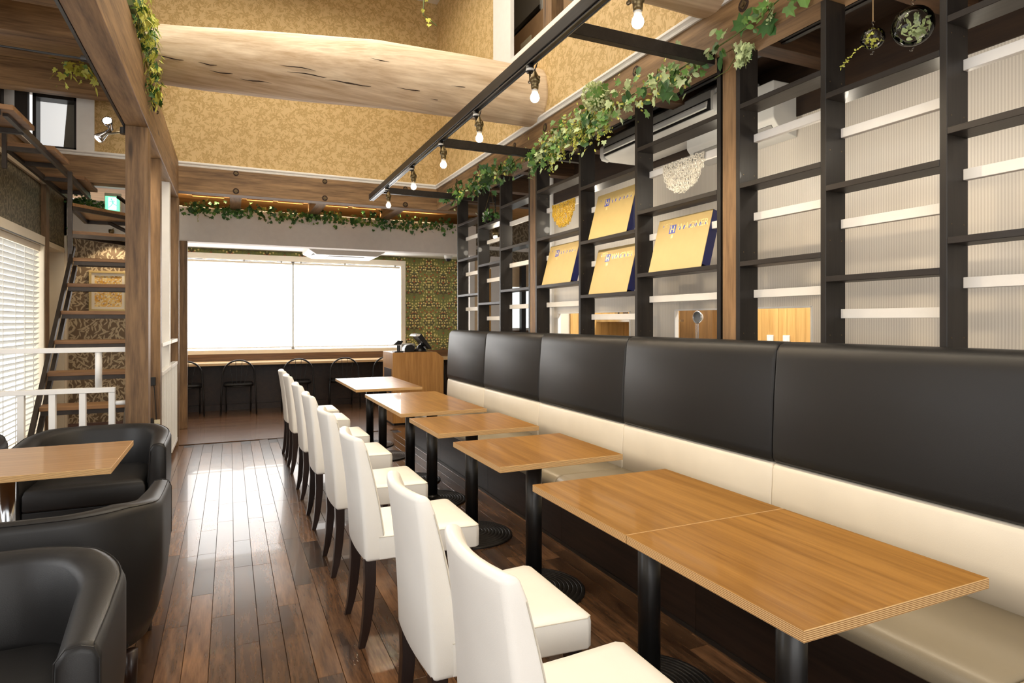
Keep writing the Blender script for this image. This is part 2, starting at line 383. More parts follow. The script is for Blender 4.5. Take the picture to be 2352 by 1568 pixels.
# ------------------------------------------------------------------ the setting: floor
fl = struct(B(-3.6, 5.7, -2.5, 7.78, -.08, -.010).build('floor', 'floor_dark', origin=(0, 0, 0)), 'dark walnut plank floor with a mirror-like shine')
lens = [.3, .45, .6, .75, .91]
PW = .0955
pm = {}
def plank_mesh(L):
    b = MB(); e = .0012; w2 = PW/2-.0007; l = L/2-.0006
    b.add([(-w2, -l, -.01), (w2, -l, -.01), (w2, l, -.01), (-w2, l, -.01), (-w2, -l, -e), (w2, -l, -e), (w2, l, -e), (-w2, l, -e),
           (-w2+e, -l+e, 0), (w2-e, -l+e, 0), (w2-e, l-e, 0), (-w2+e, l-e, 0)],
          [(0, 1, 5, 4), (1, 2, 6, 5), (2, 3, 7, 6), (3, 0, 4, 7), (4, 5, 9, 8), (5, 6, 10, 9), (6, 7, 11, 10), (7, 4, 8, 11), (8, 9, 10, 11)])
    me = bpy.data.meshes.new('floor_plank'); me.from_pydata(b.v, [], b.f); me.materials.append(M['floorwood']); return me
for L in lens: pm[L] = plank_mesh(L)
pm[1.2] = plank_mesh(1.2); pm[1.5] = plank_mesh(1.5)
def add_plank(x, y0, L):
    o = bpy.data.objects.new('floor_plank', pm[L]); COL.objects.link(o); o.parent = fl; o.location = (x, y0+L/2, 0)
for k in range(-7, 23):
    x = -.268+PW*(k+.5); y = 1.15+random.choice([0, .1, .2, .33, .41]) - (.6 if k > 8 else 0)
    seen = -3 <= k <= 11
    while y < 7.77:
        L = random.choice([.45, .6, .75, .91, .75, .91]) if seen and y < 5.2 else random.choice([.91, 1.2, 1.5])
        c = [q for q in lens+[1.2, 1.5] if q <= 7.78-y+.002]
        if not c: break
        L = min(L, max(c)); 
        if 7.78-y-L < .3 and 7.78-y <= 1.5:
            L = min(c, key=lambda q: abs(7.78-y-q))
        add_plank(x, y, L); y += L
rest = MB(); rest.box(-3.6, -.268-7*PW, -2.5, 7.78, -.01, -.0005); rest.box(-.268+23*PW, 5.7, -2.5, 7.78, -.01, -.0005); rest.box(-.268-7*PW, -.268+23*PW, -2.5, .55, -.01, -.001)
o = rest.build('floor_border', 'floorwood', fl)
o = B(-3.6, 5.7, 7.78, 11.2, -.08, -.0002).build('floor_far_boards', 'floorwood_x', fl)

# ------------------------------------------------------------------ the setting: walls and ceilings
struct(B(-.56, 2.46, 7.80, 7.95, 3.08, 5.5).build('wall_far_upper', 'gold_y'), 'gold floral wallpaper on the high far wall')
struct(B(-1.30, -.56, 7.80, 7.95, 3.08, 5.5).build('wall_loft_left', 'gold_y'), 'gold wallpaper of the loft seen past the left beam')
struct(B(-1.458, -1.30, 7.77, 7.95, 3.15, 5.5).build('wall_loft_white', 'white'), 'white painted strip beside the loft window')
m = MB(); m.box(-3.2, -1.96, 7.80, 7.95, 3.13, 5.5); m.box(-1.96, -1.458, 7.80, 7.95, 3.72, 5.5)
struct(m.build('wall_loft_end', 'white'), 'white loft wall at the upper left')
m = MB(); m.box(2.46, 2.475, 5.44, 7.80, 3.08, 5.5); m.box(2.46, 2.58, -2.5, 5.44, 3.08, 3.82); m.box(2.46, 2.58, -2.5, 3.6, 3.82, 5.5); m.box(2.46, 2.58, 3.6, 5.44, 5.2, 5.5)
struct(m.build('wall_right_upper', 'gold_x'), 'gold floral wallpaper above the right beam')
struct(B(2.445, 2.482, 5.43, 5.86, 3.80, 5.3).build('wall_right_casing', 'white'), 'white upright casing of the loft opening')
struct(B(2.435, 2.60, 3.5, 5.44, 3.815, 3.86).build('trim_7', 'white'), 'white sill of the loft opening')
struct(B(4.2, 4.3, 2.5, 7.8, 3.05, 5.5).build('wall_loft_store', 'void_wall'), 'dim grey wall of the loft storeroom')
struct(B(2.58, 4.3, 2.5, 7.8, 3.02, 3.06).build('floor_loft', 'loft_y'))
m = MB(); m.box(2.58, 4.3, 7.6, 7.8, 3.06, 5.5); m.box(2.58, 4.3, 2.4, 2.5, 3.05, 5.5); struct(m.build('wall_loft_ends', 'void_wall'))
struct(B(-3.6, 4.3, -2.5, 7.95, 5.5, 5.6).build('ceiling', 'plaster'), 'pale plaster roof lining')
# far alcove
struct(B(-1.05, 5.6, 10.75, 10.9, 0, 3.1).build('wall_far', 'green', origin=(0, 10.75, 0)), 'green floral wallpaper behind the window counter')
struct(B(-1.15, -1.0, 9.15, 10.9, 0, 3.1).build('wall_alcove_left', 'white_soft'))
struct(B(-1.8, 3.45, 8.95, 9.15, 2.39, 2.83).build('wall_bulkhead', 'white_soft'), 'off-white bulkhead crossing the room under the loft joists')
struct(B(-1.15, 5.6, 9.15, 10.9, 2.50, 2.56).build('ceiling_alcove', 'white'), 'white lowered ceiling above the counter')
struct(B(-1.8, -.60, 9.05, 9.16, 0, 2.39).build('wall_leaf', 'leaf', origin=(-1.2, 9.05, 0)), 'willow-leaf wallpaper behind the stair')
struct(B(-1.8, -.62, 9.02, 9.05, 0, .13).build('baseboard_leaf', 'baseboard'))
struct(B(-1.92, 5.6, 7.95, 10.9, 3.02, 3.08).build('ceiling_joists', 'honey_x'), 'warm lit boards of the loft floor above the bulkhead')
struct(B(-1.8, -.60, 7.96, 8.94, 2.985, 3.018).build('ceiling_stair', 'white'), 'white ceiling behind the stair beside the exit sign')
# left wall
m = MB(); m.box(-1.92, -1.80, 5.2, 9.15, 2.25, 2.84); m.box(-1.92, -1.80, 7.93, 8.10, 0, 2.25); m.box(-1.92, -1.8, 8.95, 9.15, 0, 2.25); m.box(-1.92, -1.80, 5.2, 8.0, 0, .16); m.box(-1.92, -1.8, 5.2, 5.4, .16, 2.25)
struct(m.build('wall_left', 'leaf_dark', origin=(-1.8, 7, 0)), 'dark acanthus wallpaper above the left window')
struct(B(-3.6, -1.8, 5.2, 5.3, 0, 5.5).build('wall_left_return', 'white_soft'))
struct(B(-3.7, -3.6, -2.5, 5.3, 0, 5.5).build('wall_left_near', 'white_soft'))
m = MB(); m.box(-1.90, -1.82, 5.2, 9.1, 2.84, 3.12)
tag(m.build('wall_plate_beam', 'timber_y'), 'brown timber plate along the top of the left wall', 'beam')
struct(B(-1.83, -1.775, 5.2, 8.05, 2.80, 2.845).build('trim_1', 'cream'), 'cream moulding under the left wall timber')
struct(B(-1.83, -1.775, 5.2, 7.77, 3.10, 3.15).build('trim_2', 'white'), 'white moulding on top of the left wall timber')
struct(B(-1.86, -1.755, 7.955, 8.075, 0, 2.80).build('trim_3', 'timber_z'), 'brown wooden pilaster between window and door')
# door recess in the left wall
d = struct(B(-2.02, -1.98, 8.10, 8.95, 0, 2.2).build('door_1', 'white'), 'white door at the foot of the stair')
m = MB(); m.box(-2.02, -1.79, 8.10, 8.14, 0, 2.2); m.box(-2.02, -1.79, 8.91, 8.95, 0, 2.2); m.box(-2.02, -1.79, 8.10, 8.95, 2.18, 2.235)
m.build('door_frame', 'cream', d)
m = MB(); m.box(-1.97, -1.90, 8.16, 8.34, 2.09, 2.15); m.bar((-1.9, 8.2, 2.16), (-1.87, 8.42, 2.16), .03, .015); m.build('door_closer', 'plastic_g', d)
struct(B(-1.82, -1.775, 8.95, 9.04, 0, 2.83).build('trim_4', 'cream'), 'cream corner trim beside the leaf wallpaper')

# added frames around the unseen fill lamps overhead, behind and left of the camera
m = MB(); m.box(-.6, 1.8, 1.35, 1.45, 5.25, 5.5); m.box(-.6, 1.8, 6.95, 7.05, 5.25, 5.5); m.box(-.6, -.5, 1.45, 6.95, 5.25, 5.5); m.box(1.7, 1.8, 1.45, 6.95, 5.25, 5.5)
struct(m.build('added_roof_light_frame', 'white'), 'added white frame around the fill lamp above the void')
m = MB(); m.box(-2.85, 1.85, -2.72, -2.66, .9, 1.0); m.box(-2.85, 1.85, -2.72, -2.66, 3.4, 3.5); m.box(-2.85, -2.75, -2.72, -2.66, 1.0, 3.4); m.box(1.75, 1.85, -2.72, -2.66, 1.0, 3.4); m.box(-.55, -.45, -2.72, -2.66, 1.0, 3.4)
struct(m.build('added_rear_window_frame', 'white'), 'added window frame around the fill lamp behind the camera')
m = MB(); m.box(-3.6, -3.5, .15, .22, .85, 2.65); m.box(-3.6, -3.5, 4.38, 4.45, .85, 2.65); m.box(-3.6, -3.5, .22, 4.38, .85, .92); m.box(-3.6, -3.5, .22, 4.38, 2.58, 2.65)
struct(m.build('added_left_window_frame', 'white'), 'added window frame around the fill lamp left of the camera')
# mouldings on the void walls
def moulding(name, label, a, b, nrm):
    mm = MB(); a = Vector(a); b = Vector(b); n = Vector(nrm)
    prof = [(0, 0), (.022, 0), (.026, .012), (.018, .02), (.034, .034), (.034, .046), (.026, .055), (0, .055)]
    mm.loft([[p+n*u+Vector((0, 0, v)) for u, v in prof] for p in (a, b)]); return struct(mm.build(name, 'white'), label)
moulding('trim_5', 'white moulding between far beam and gold wallpaper', (-.52, 7.80, 3.085), (2.46, 7.80, 3.085), (0, -1, 0))
moulding('trim_6', 'white moulding along the top of the right beam', (2.46, 7.80, 3.085), (2.46, -1.5, 3.085), (-1, 0, 0))
moulding('trim_8', 'white moulding under the loft window at the left', (-1.8, 7.80, 3.10), (-.66, 7.80, 3.10), (0, -1, 0))

# ------------------------------------------------------------------ timber frame
def bolt(parent, c, axis, r=.034, plate=True):
    c = Vector(c); m = MB(); n = 14
    ring = lambda rr, t: [c+(Vector((rr*math.cos(2*PI*k/n), t, rr*math.sin(2*PI*k/n))) if axis == 'y' else Vector((t, rr*math.cos(2*PI*k/n), rr*math.sin(2*PI*k/n)))) for k in range(n)]
    m.loft([ring(r, -.002), ring(r, .001)]); h = m.build('bolt_recess', 'hole', parent)
    m = MB(); s = r*.72
    sq = lambda rr, t: [c+(Vector((rr*math.cos(PI/2*k), t, rr*math.sin(PI/2*k))) if axis == 'y' else Vector((t, rr*math.cos(PI/2*k), rr*math.sin(PI/2*k)))) for k in range(4)]
    m.loft([sq(s, -.005), sq(s, -.002)]); m.loft([ring(r*.3, -.012), ring(r*.3, -.005)]); m.build('bolt', 'steel', h)
fb = thing('far_beam', 'wide brown glulam beam across the room under the far gold wall', 'beam', (.96, 7.86, 2.81))
B(-.55, 3.4, 7.775, 7.95, 2.81, 3.085).build('timber', 'timber_x', fb, bevel=.004)
for x in (.061, 1.042, 2.033):
    bolt(fb, (x, 7.775, 3.055), 'y', .03); bolt(fb, (x, 7.775, 2.853), 'y', .034)
fb2 = B(-3.2, -.56, 7.775, 7.95, 2.825, 3.10).build('loft_beam', 'timber_x', bevel=.004); tag(fb2, 'brown beam behind the stair under the loft window', 'beam')
rb = thing('right_beam', 'long brown glulam beam over the black shelf lattice', 'beam', (2.52, 3, 2.82))
B(2.45, 2.60, -1.6, 7.775, 2.82, 3.085).build('timber', 'timber_y', rb, bevel=.004)
for y in (2.467, 3.415, 4.72, 5.35, 6.3, 7.0): bolt(rb, (2.45, y, 3.02), 'x', .036)
for y in (2.9,): pass
lb = thing('left_beam', 'heavy brown beam running overhead along the left of the aisle', 'beam', (-.59, 4, 2.725))
B(-.665, -.52, .3, 7.775, 2.725, 3.14).build('timber', 'timber_y', lb, bevel=.005)
B(-.680, -.665, .3, 7.7, 2.722, 2.80).build('edge_strip', 'black_m', lb)
m = MB(); m.box(-.52, -.505, 5.30, 5.33, 2.93, 2.98); m.tube([(-.505, 5.32, 2.94), (-.49, 5.32, 2.93), (-.49, 5.32, 2.915), (-.50, 5.32, 2.91)], .004); m.build('hook', 'iron', lb)
def post(name, label, x0, x1, y0, y1, z0, z1, mat='timber_z'):
    return tag(B(x0, x1, y0, y1, z0, z1).build(name, mat, bevel=.004), label, 'post')
post('wooden_post', 'thick brown post on the left, nearest one under the left beam', -.662, -.523, 5.03, 5.17, 0, 2.725)
post('wooden_post', 'darker brown post just behind the nearest left post', -.64, -.532, 5.96, 6.08, 0, 2.725)
post('wooden_post', 'slim brown post at the far end of the left beam', -.622, -.514, 7.80-.075, 7.80+.03, 0, 2.725)
post('wooden_post', 'brown post under the bulkhead left of the window counter', -.595, -.497, 8.92, 9.02, 0, 2.39)
post('white_post', 'white painted post between the two white slatted screens', -.635, -.537, 6.90, 7.0, 0, 2.725, 'white')
post('lattice_post', 'brown structural post in the lattice nearest the camera', 2.452, 2.56, 2.523, 2.623, 0, 2.82)
post('lattice_post', 'brown structural post far along the lattice', 2.452, 2.56, 4.912, 5.017, 0, 2.82)
for i, x in enumerate((.061, 1.042, 2.033)):
    tag(B(x-.065, x+.065, 7.95, 8.95, 2.83, 3.02).build('loft_joist', 'timber_y', bevel=.003), ['timber joist above the bulkhead at the left, nearest the left beam', 'middle timber joist above the bulkhead', 'timber joist above the bulkhead nearest the lattice'][i], 'joist', 'joists above the bulkhead')
for i, (x0, x1) in enumerate(((-.5, -.01), (.14, .965), (1.12, 1.955), (2.11, 3.0))):
    m = MB(); y0, y1 = 7.99, 8.92; z = 2.965
    m.box(x0, x1, y0, y0+.05, z, 3.02); m.box(x0, x1, y1-.05, y1, z, 3.02); m.box(x0, x0+.06, y0, y1, z, 3.02); m.box(x1-.06, x1, y0, y1, z, 3.02)
    if i in (1, 2): m.box((x0+x1)/2-.03, (x0+x1)/2+.03, y0, y1, z, 3.02)
    tag(m.build('ceiling_frame', 'honey_x'), 'honey pine frame between joists above the bulkhead, %s from the left' % ['first', 'second', 'third', 'fourth'][i], 'frame', 'pine frames between the joists')
# log beams
def log(name, label, sec):
    m = MB(); n = 22; rings = []
    S = len(sec)
    def ev(t):
        f = t*(S-1); i = min(int(f), S-2); u = f-i; u = u*u*(3-2*u)
        return [sec[i][k]*(1-u)+sec[i+1][k]*u for k in range(4)]
    for q in range(41):
        x, y, z, r = ev(q/40)
        rings.append([Vector((x, y+math.cos(a)*r*(1+.025*math.sin(3*a+q*.21)+.012*math.sin(7*a-q*.4)), z+math.sin(a)*r*(1+.03*math.cos(2*a+q*.17)))) for a in [2*PI*k/n for k in range(n)]])
    m.loft(rings); return m
lg = thing('log_beam', 'huge pale peeled log spanning the room above the tables', 'beam', (.95, 5.1, 3.1))
log('', '', [(-.62, 5.27, 3.33, .205), (-.2, 5.23, 3.335, .22), (.5, 5.16, 3.36, .245), (1.1, 5.08, 3.38, .262), (1.8, 5.0, 3.36, .262), (2.47, 4.93, 3.335, .25)]).build('trunk', 'pale_x', lg, smooth=True)
random.seed(3)
for i in range(14):   # drying cracks along the log
    x = -.35+i*.19+random.uniform(-.08, .08); u = (x+.62)/3.09; yc = 5.27-.34*u; a = math.radians(random.uniform(175, 235)); r = .205+.055*math.sin(PI*min(1, max(0, u*.9)))+.003
    L = random.uniform(.12, .34); z0 = 3.335+.04*math.sin(PI*u)
    pts = [(x+L*(k/5-.5), yc+math.cos(a)*(r-.001), z0+math.sin(a)*(r-.001)+.004*math.sin(k*1.3+i)) for k in range(6)]
    MB().tube(pts, [.0005, .0025, .004, .004, .0025, .0005], 5).build('crack', 'hole', lg)
lg2 = thing('log_beam', 'second peeled log crossing overhead at the top edge, nearer the camera', 'beam', (.95, 2.7, 3.05))
log('', '', [(-.62, 2.7, 3.3, .22), (.9, 2.68, 3.33, .25), (2.0, 2.68, 3.29, .23), (2.47, 2.7, 3.28, .215)]).build('trunk', 'pale_x', lg2, smooth=True)
# beams of the loft at the upper left
for i, (y, z, s) in enumerate(((7.45, 3.62, 'lowest brown loft beam at the upper left, under which the window shows'), (6.05, 3.62, 'middle brown loft beam at the upper left'), (5.35, 3.62, 'uppermost brown loft beam at the upper left corner'))):
    tag(B(-3.6, -.70, y-.06, y+.09, z, z+.27).build('loft_cross_beam', 'timber_x', bevel=.004), s, 'beam', 'loft beams at the upper left')
struct(B(-3.6, -.68, 5.0, 7.78, 3.89, 3.93).build('ceiling_loft_left', 'timber_x'), 'brown boards above the loft beams at the upper left')
# wooden post in the loft opening, with stored boxes behind
tag(B(2.50, 2.62, 4.70, 4.86, 3.86, 5.2).build('loft_post', 'timber_z', bevel=.004), 'pale brown post standing in the loft opening', 'post')
bx = thing('loft_box', 'cardboard carton stored in the loft opening', 'box', (3.1, 5.6, 3.06))
B(2.85, 3.5, 5.3, 7.2, 3.06, 4.50).build('carton', 'cardboard', bx, bevel=.004); B(2.843, 2.85, 5.8, 6.05, 4.18, 4.34).build('paper_label', 'white_print', bx)
L = lamp('loft_store_fill', 'POINT', (3.3, 4.6, 5.0), 22, SOFT, shadow_soft_size=.1)  # unseen lamp added to brighten the dark loft store
ub = thing('loft_appliance', 'grey metal unit hanging in the dim loft opening', 'appliance', (3.3, 6.3, 4.5))
B(3.0, 3.6, 5.9, 6.7, 4.72, 5.3).build('casing', 'plastic_g', ub, bevel=.01); B(2.99, 3.61, 5.89, 6.71, 4.68, 4.73).build('underside', 'plastic_b', ub)
MB().tube([(2.9, 5.65, 4.5), (2.9, 5.65, 5.45)], .02).build('pipe', 'plastic_g', ub)

# ------------------------------------------------------------------ windows
w1 = struct(B(-1.95, -1.94, 5.4, 7.93, .16, 2.25).build('window_1', 'daypane_l'), 'left window behind white venetian blind')
m = MB(); m.box(-1.93, -1.765, 5.36, 7.952, 2.151, 2.249); m.box(-1.93, -1.765, 7.90, 7.952, .171, 2.15); m.box(-1.93, -1.765, 5.36, 5.42, .171, 2.15); m.box(-1.93, -1.75, 5.36, 7.952, .165, .17)
m.build('window_frame', 'cream', w1)
B(-1.83, -1.79, 5.42, 7.885, 2.09, 2.15).build('blind_headrail', 'cream', w1, bevel=.004)
B(-1.765, -1.755, 5.4, 7.9, 2.148, 2.158).build('curtain_rail', 'rail_metal', w1)
me = None
for i in range(36):
    z = 2.065-i*.052
    if me is None:
        m = MB(); c, s = math.cos(.75), math.sin(.75)
        m.loft([[(-1.81-.025*c, y, z-.025*s), (-1.81, y, z+.004), (-1.81+.025*c, y, z+.025*s), (-1.81+.025*c, y, z+.022*s), (-1.81, y, z+.001), (-1.81-.025*c, y, z-.028*s)] for y in (5.43, 7.86)])
        first = m.build('blind_slat', 'slat', w1); me = first.data; z00 = z
    else:
        o = first.copy(); COL.objects.link(o); o.location = (0, 0, z-z00)
for y in (6.02, 6.7, 7.05, 7.33, 7.62): MB().tube([(-1.785, y, 2.08), (-1.785, y, .22)], .004, 5).build('blind_cord', 'slat', w1)

w2 = struct(B(-.9, 2.70, 10.70, 10.74, .92, 2.36).build('window_2', 'daypane'), 'wide far window covered by glowing roller blinds')
m = MB(); m.box(-.98, 2.78, 10.62, 10.749, 2.335, 2.42); m.box(2.70, 2.78, 10.62, 10.749, .921, 2.334); m.box(-.98, -.9, 10.62, 10.749, .921, 2.334); m.box(-.999, 2.80, 10.60, 10.749, .861, .92)
m.build('window_frame', 'cream', w2); B(.905, .955, 10.662, 10.70, .921, 2.334).build('mullion', 'plastic_g', w2)
for i, (x0, x1) in enumerate(((-.88, .915), (.945, 2.685))):
    rbld = B(x0, x1, 10.655, 10.658, .95, 2.30).build('roller_blind', 'blind', w2)
    B(x0, x1, 10.64, 10.68, 2.285, 2.318).build('blind_cassette', 'cream', rbld, bevel=.003); B(x0, x1, 10.645, 10.672, .945, .965).build('bottom_bar', 'white', rbld)
MB().tube([(-.9, 10.635, 2.327), (2.7, 10.635, 2.327)], .006, 6).build('blind_rail', 'rail_metal', w2)
m = MB()
for x in (.2, .75, 1.05, 1.75, 2.6): m.box(x-.012, x+.012, 10.625, 10.65, 2.315, 2.335)
m.build('rail_clip', 'plastic_g', w2)

w3 = struct(B(-1.80, -1.47, 7.93, 7.95, 3.18, 3.68).build('window_3', 'lit_room'), 'black framed loft window at the upper left')
m = MB(); m.box(-1.83, -1.80, 7.77, 7.95, 3.15, 3.70); m.box(-1.478, -1.458, 7.77, 7.95, 3.15, 3.70); m.box(-1.83, -1.458, 7.77, 7.95, 3.655, 3.71); m.box(-1.83, -1.458, 7.77, 7.95, 3.145, 3.168)
m.build('window_frame', 'black_z', w3)
MB().prism([(-1.60, 3.168), (-1.478, 3.168), (-1.478, 3.655), (-1.565, 3.655)], 'y', 7.915, 7.928).build('open_leaf', 'void_wall', w3)
tag(B(-1.965, -1.86, 7.72, 7.80, 3.14, 5.0).build('loft_black_post', 'black_z', bevel=.003), 'black stained post left of the loft window', 'post')
tag(B(-2.2, -2.07, 7.72, 7.80, 3.14, 5.0).build('loft_black_post', 'black_z', bevel=.003), 'black stained post at the left edge of the loft', 'post')

# ------------------------------------------------------------------ window counter, register
ct = thing('window_counter', 'long wooden counter under the far window', 'counter', (1, 10.4, 0))
B(-1.0, 3.6, 10.08, 10.62, .715, .752).build('counter_top', 'counter', ct, bevel=.003)
B(-1.0, 3.6, 10.62, 10.75, .752, .86).build('upstand', 'panel_x', ct)
B(-1.0, 3.6, 10.56, 10.74, 0, .715).build('kick_panel', 'dark_x', ct)
B(-1.0, 3.6, 10.53, 10.56, .0, .09).build('plinth', 'dark_x', ct)
def metal_chair(x, label, rz=0):
    T = thing('metal_chair', label, 'chair', (x, 10.15, 0), 'black metal chairs at the window counter')
    cx = x; yb = 9.98; m = MB(); P = []
    for k in range(25):
        a = PI*k/24; P.append((cx-.215*math.cos(a)*(1 if True else 0), yb-.02*math.sin(a), .56+.235*math.sin(a)**.8))
    P = [(cx-.24, yb-.02, .0), (cx-.232, yb-.015, .3)]+P+[(cx+.232, yb-.015, .3), (cx+.24, yb-.02, .0)]
    m.tube(P, .012, 8).build('back_frame', 'black_m', T, smooth=True)
    for s in (-1, 1): MB().tube([(cx+s*.17, yb+.36, 0), (cx+s*.175, yb+.33, .43)], .010, 7).build('leg', 'black_m', T, smooth=True)
    for q in (-1.5, -.5, .5, 1.5): MB().tube([(cx+q*.052, yb+.0, .45), (cx+q*.085, yb-.012, .785-.018*q*q)], .0035, 5).build('spindle', 'black_m', T)
    rings = []
    for z, e in ((.415, .02), (.425, .0), (.445, .0), (.458, .02), (.462, .06)):
        rings.append([(cx+(.205-e)*math.copysign(abs(math.cos(a))**.45, math.cos(a)), yb+.19+(.19-e)*math.copysign(abs(math.sin(a))**.45, math.sin(a)), z) for a in [2*PI*k/28 for k in range(28)]])
    MB().loft(rings).build('seat', 'black_l', T, smooth=True)
    MB().tube([(cx+.2*math.cos(a), yb+.19+.19*math.sin(a), .408) for a in [2*PI*k/20 for k in range(20)]], .008, 6, closed=True).build('seat_ring', 'black_m', T)
for x, l in ((-.58, 'black metal counter chair at far left, half hidden by the posts'), (.117, 'black metal counter chair with arched back, whole one left of the white chairs'), (.947, 'black metal counter chair behind the last white dining chair'), (1.637, 'black metal counter chair behind the farthest table'), (2.30, 'black metal counter chair mostly hidden by the register stand'), (3.06, 'black metal counter chair showing between register stand and banquette')):
    metal_chair(x, l)
rs = thing('register_stand', 'wood veneer cashier stand with sloped right shoulder', 'stand', (2.28, 8.33, 0))
poly = [(1.936, .03), (2.633, .03), (2.633, .875), (2.53, .955), (1.936, .955)]
MB().prism(poly, 'y', 8.05, 8.62).build('body', 'stand', rs, bevel=.003)
B(1.96, 2.61, 8.07, 8.60, 0, .03).build('plinth', 'plastic_b', rs)
B(1.930, 1.937, 8.12, 8.52, .42, .74).build('open_shelf', 'dark_x', rs)
ps = thing('register_terminal', 'black point-of-sale screen tilted on the cashier stand', 'register', (2.42, 8.3, .955))
MB().prism([(2.27, 1.19), (2.35, 1.205), (2.50, 1.00), (2.46, .985)], 'y', 8.14, 8.44).build('screen', 'plastic_b', ps, bevel=.01)
MB().prism([(2.262, 1.165), (2.29, 1.196), (2.345, 1.198), (2.32, 1.165)], 'y', 8.139, 8.441).build('screen_cap', 'plastic_w', ps, bevel=.004)
m = MB(); m.lathe([(.085, 0), (.085, .02), (.05, .05), (.03, .09)], (2.38, 8.3, .955), 20); m.bar((2.38, 8.3, 1.0), (2.42, 8.3, 1.08), .05, .05); m.build('stand_foot', 'plastic_b', ps, smooth=True)
cdp = thing('customer_display', 'small black customer display on a stalk at the stand edge', 'display', (2.03, 8.2, .955))
B(1.98, 2.10, 8.13, 8.27, .955, .972).build('foot', 'plastic_b', cdp, bevel=.004); MB().tube([(2.05, 8.2, .97), (2.05, 8.2, 1.05)], .022, 10).build('stalk', 'plastic_b', cdp)
MB().prism([(1.965, 1.055), (2.03, 1.115), (2.10, 1.105), (2.07, 1.055)], 'y', 8.13, 8.27).build('head', 'plastic_b', cdp, bevel=.008)
pr = thing('receipt_printer', 'black and grey receipt printer between the two screens', 'printer', (2.21, 8.32, .955))
MB().prism([(2.135, .955), (2.27, .955), (2.275, 1.03), (2.23, 1.055), (2.16, 1.045), (2.135, 1.0)], 'y', 8.2, 8.36).build('casing', 'plastic_b', pr, bevel=.01)
B(2.14, 2.33, 8.38, 8.52, .955, 1.06).build('rear_casing', 'plastic_g', pr, bevel=.01)

ac = thing('ceiling_cassette', 'white ceiling cassette air conditioner above the window', 'air conditioner', (1.55, 9.65, 2.5))
m = MB(); n = 4
m.loft([[(1.02, 9.28, 2.5), (2.12, 9.28, 2.5), (2.12, 10.12, 2.5), (1.02, 10.12, 2.5)], [(1.02, 9.28, 2.40), (2.12, 9.28, 2.40), (2.12, 10.12, 2.40), (1.02, 10.12, 2.40)], [(1.14, 9.36, 2.335), (2.02, 9.36, 2.335), (2.02, 10.02, 2.335), (1.14, 10.02, 2.335)]])
m.build('panel', 'plastic_w', ac, bevel=.012, seg=3)
B(1.33, 1.85, 9.48, 9.92, 2.328, 2.338).build('intake_grille', 'grille', ac)
MB().tube([(1.17, 9.37, 2.352), (1.35, 9.345, 2.358), (1.6, 9.36, 2.354), (1.85, 9.345, 2.358), (2.0, 9.37, 2.352)], .007, 6).build('louver_slot', 'plastic_b', ac)
MB().bar((1.125, 9.45, 2.35), (1.125, 9.62, 2.35), .05, .02).build('side_vent', 'plastic_b', ac)
cm = thing('dome_camera', 'white dome camera at the right end of the lowered ceiling', 'camera', (3.42, 10.2, 2.5))
MB().lathe([(.07, 0), (.07, -.05), (.06, -.075), (.0601, -.076)], (3.35, 10.0, 2.5), 18).build('housing', 'plastic_w', cm, smooth=True); MB().lathe([(.055, -.07), (.05, -.1), (.03, -.12), (.005, -.125)], (3.35, 10.0, 2.5), 18).build('dome', 'plastic_b', cm, smooth=True)
dt = thing('smoke_detector', 'white ceiling detector beside the post under the lowered ceiling', 'detector', (-.42, 9.6, 2.5))
MB().lathe([(.07, 0), (.07, -.02), (.05, -.05), (.03, -.06)], (-.42, 9.6, 2.5), 18).build('dome', 'plastic_w', dt, smooth=True)

# exit sign on the bulkhead, framed picture
ex = thing('exit_sign', 'green glowing running-man exit sign on the bulkhead', 'sign', (-1.30, 8.93, 2.70))
B(-1.385, -1.215, 8.90, 8.95, 2.70, 2.925).build('case', 'cream', ex); B(-1.378, -1.228, 8.896, 8.902, 2.71, 2.885).build('green_face', 'exit_g', ex)
B(-1.345, -1.262, 8.892, 8.897, 2.725, 2.873).build('doorway', 'exit_w', ex)
m = MB(); y = 8.889
m.lathe([(.011, 0), (.011, .004)], (0, 0, 0), 10); m.v = [(p[0]-1.312, y+p[2]*.5, 2.85+p[1]) for p in m.v]
for a, b_, wd in (((-1.305, 2.836), (-1.298, 2.80), .02), ((-1.305, 2.832), (-1.335, 2.815), .008), ((-1.30, 2.832), (-1.275, 2.82), .008), ((-1.298, 2.80), (-1.32, 2.765), .010), ((-1.32, 2.765), (-1.342, 2.745), .009), ((-1.298, 2.80), (-1.27, 2.78), .010), ((-1.27, 2.78), (-1.25, 2.775), .009)):
    m.bar((a[0], y, a[1]), (b_[0], y, b_[1]), .003, wd, up=(0, 0, 1) if abs(a[1]-b_[1]) < .03 else (1, 0, 0))
m.build('running_figure', 'exit_g', ex)
pic = thing('framed_picture', 'gold framed picture on the leaf wallpaper behind the treads', 'picture', (-1.37, 9.03, 1.49))
m = MB(); x0, x1, z0, z1 = -1.567, -1.165, 1.487, 1.985
def frame(m, x0, x1, z0, z1, w_, ya, yb):
    m.box(x0, x1, ya, yb, z0, z0+w_); m.box(x0, x1, ya, yb, z1-w_, z1); m.box(x0, x0+w_, ya, yb, z0+w_, z1-w_); m.box(x1-w_, x1, ya, yb, z0+w_, z1-w_)
frame(m, x0, x1, z0, z1, .028, 9.01, 9.05); m.build('outer_frame', 'gold_card', pic, bevel=.004)
m = MB(); frame(m, x0+.028, x1-.028, z0+.028, z1-.028, .03, 9.025, 9.05); m.build('inner_frame', 'cream', pic)
B(x0+.055, x1-.055, 9.038, 9.05, z0+.055, z1-.055).build('print', 'art', pic)

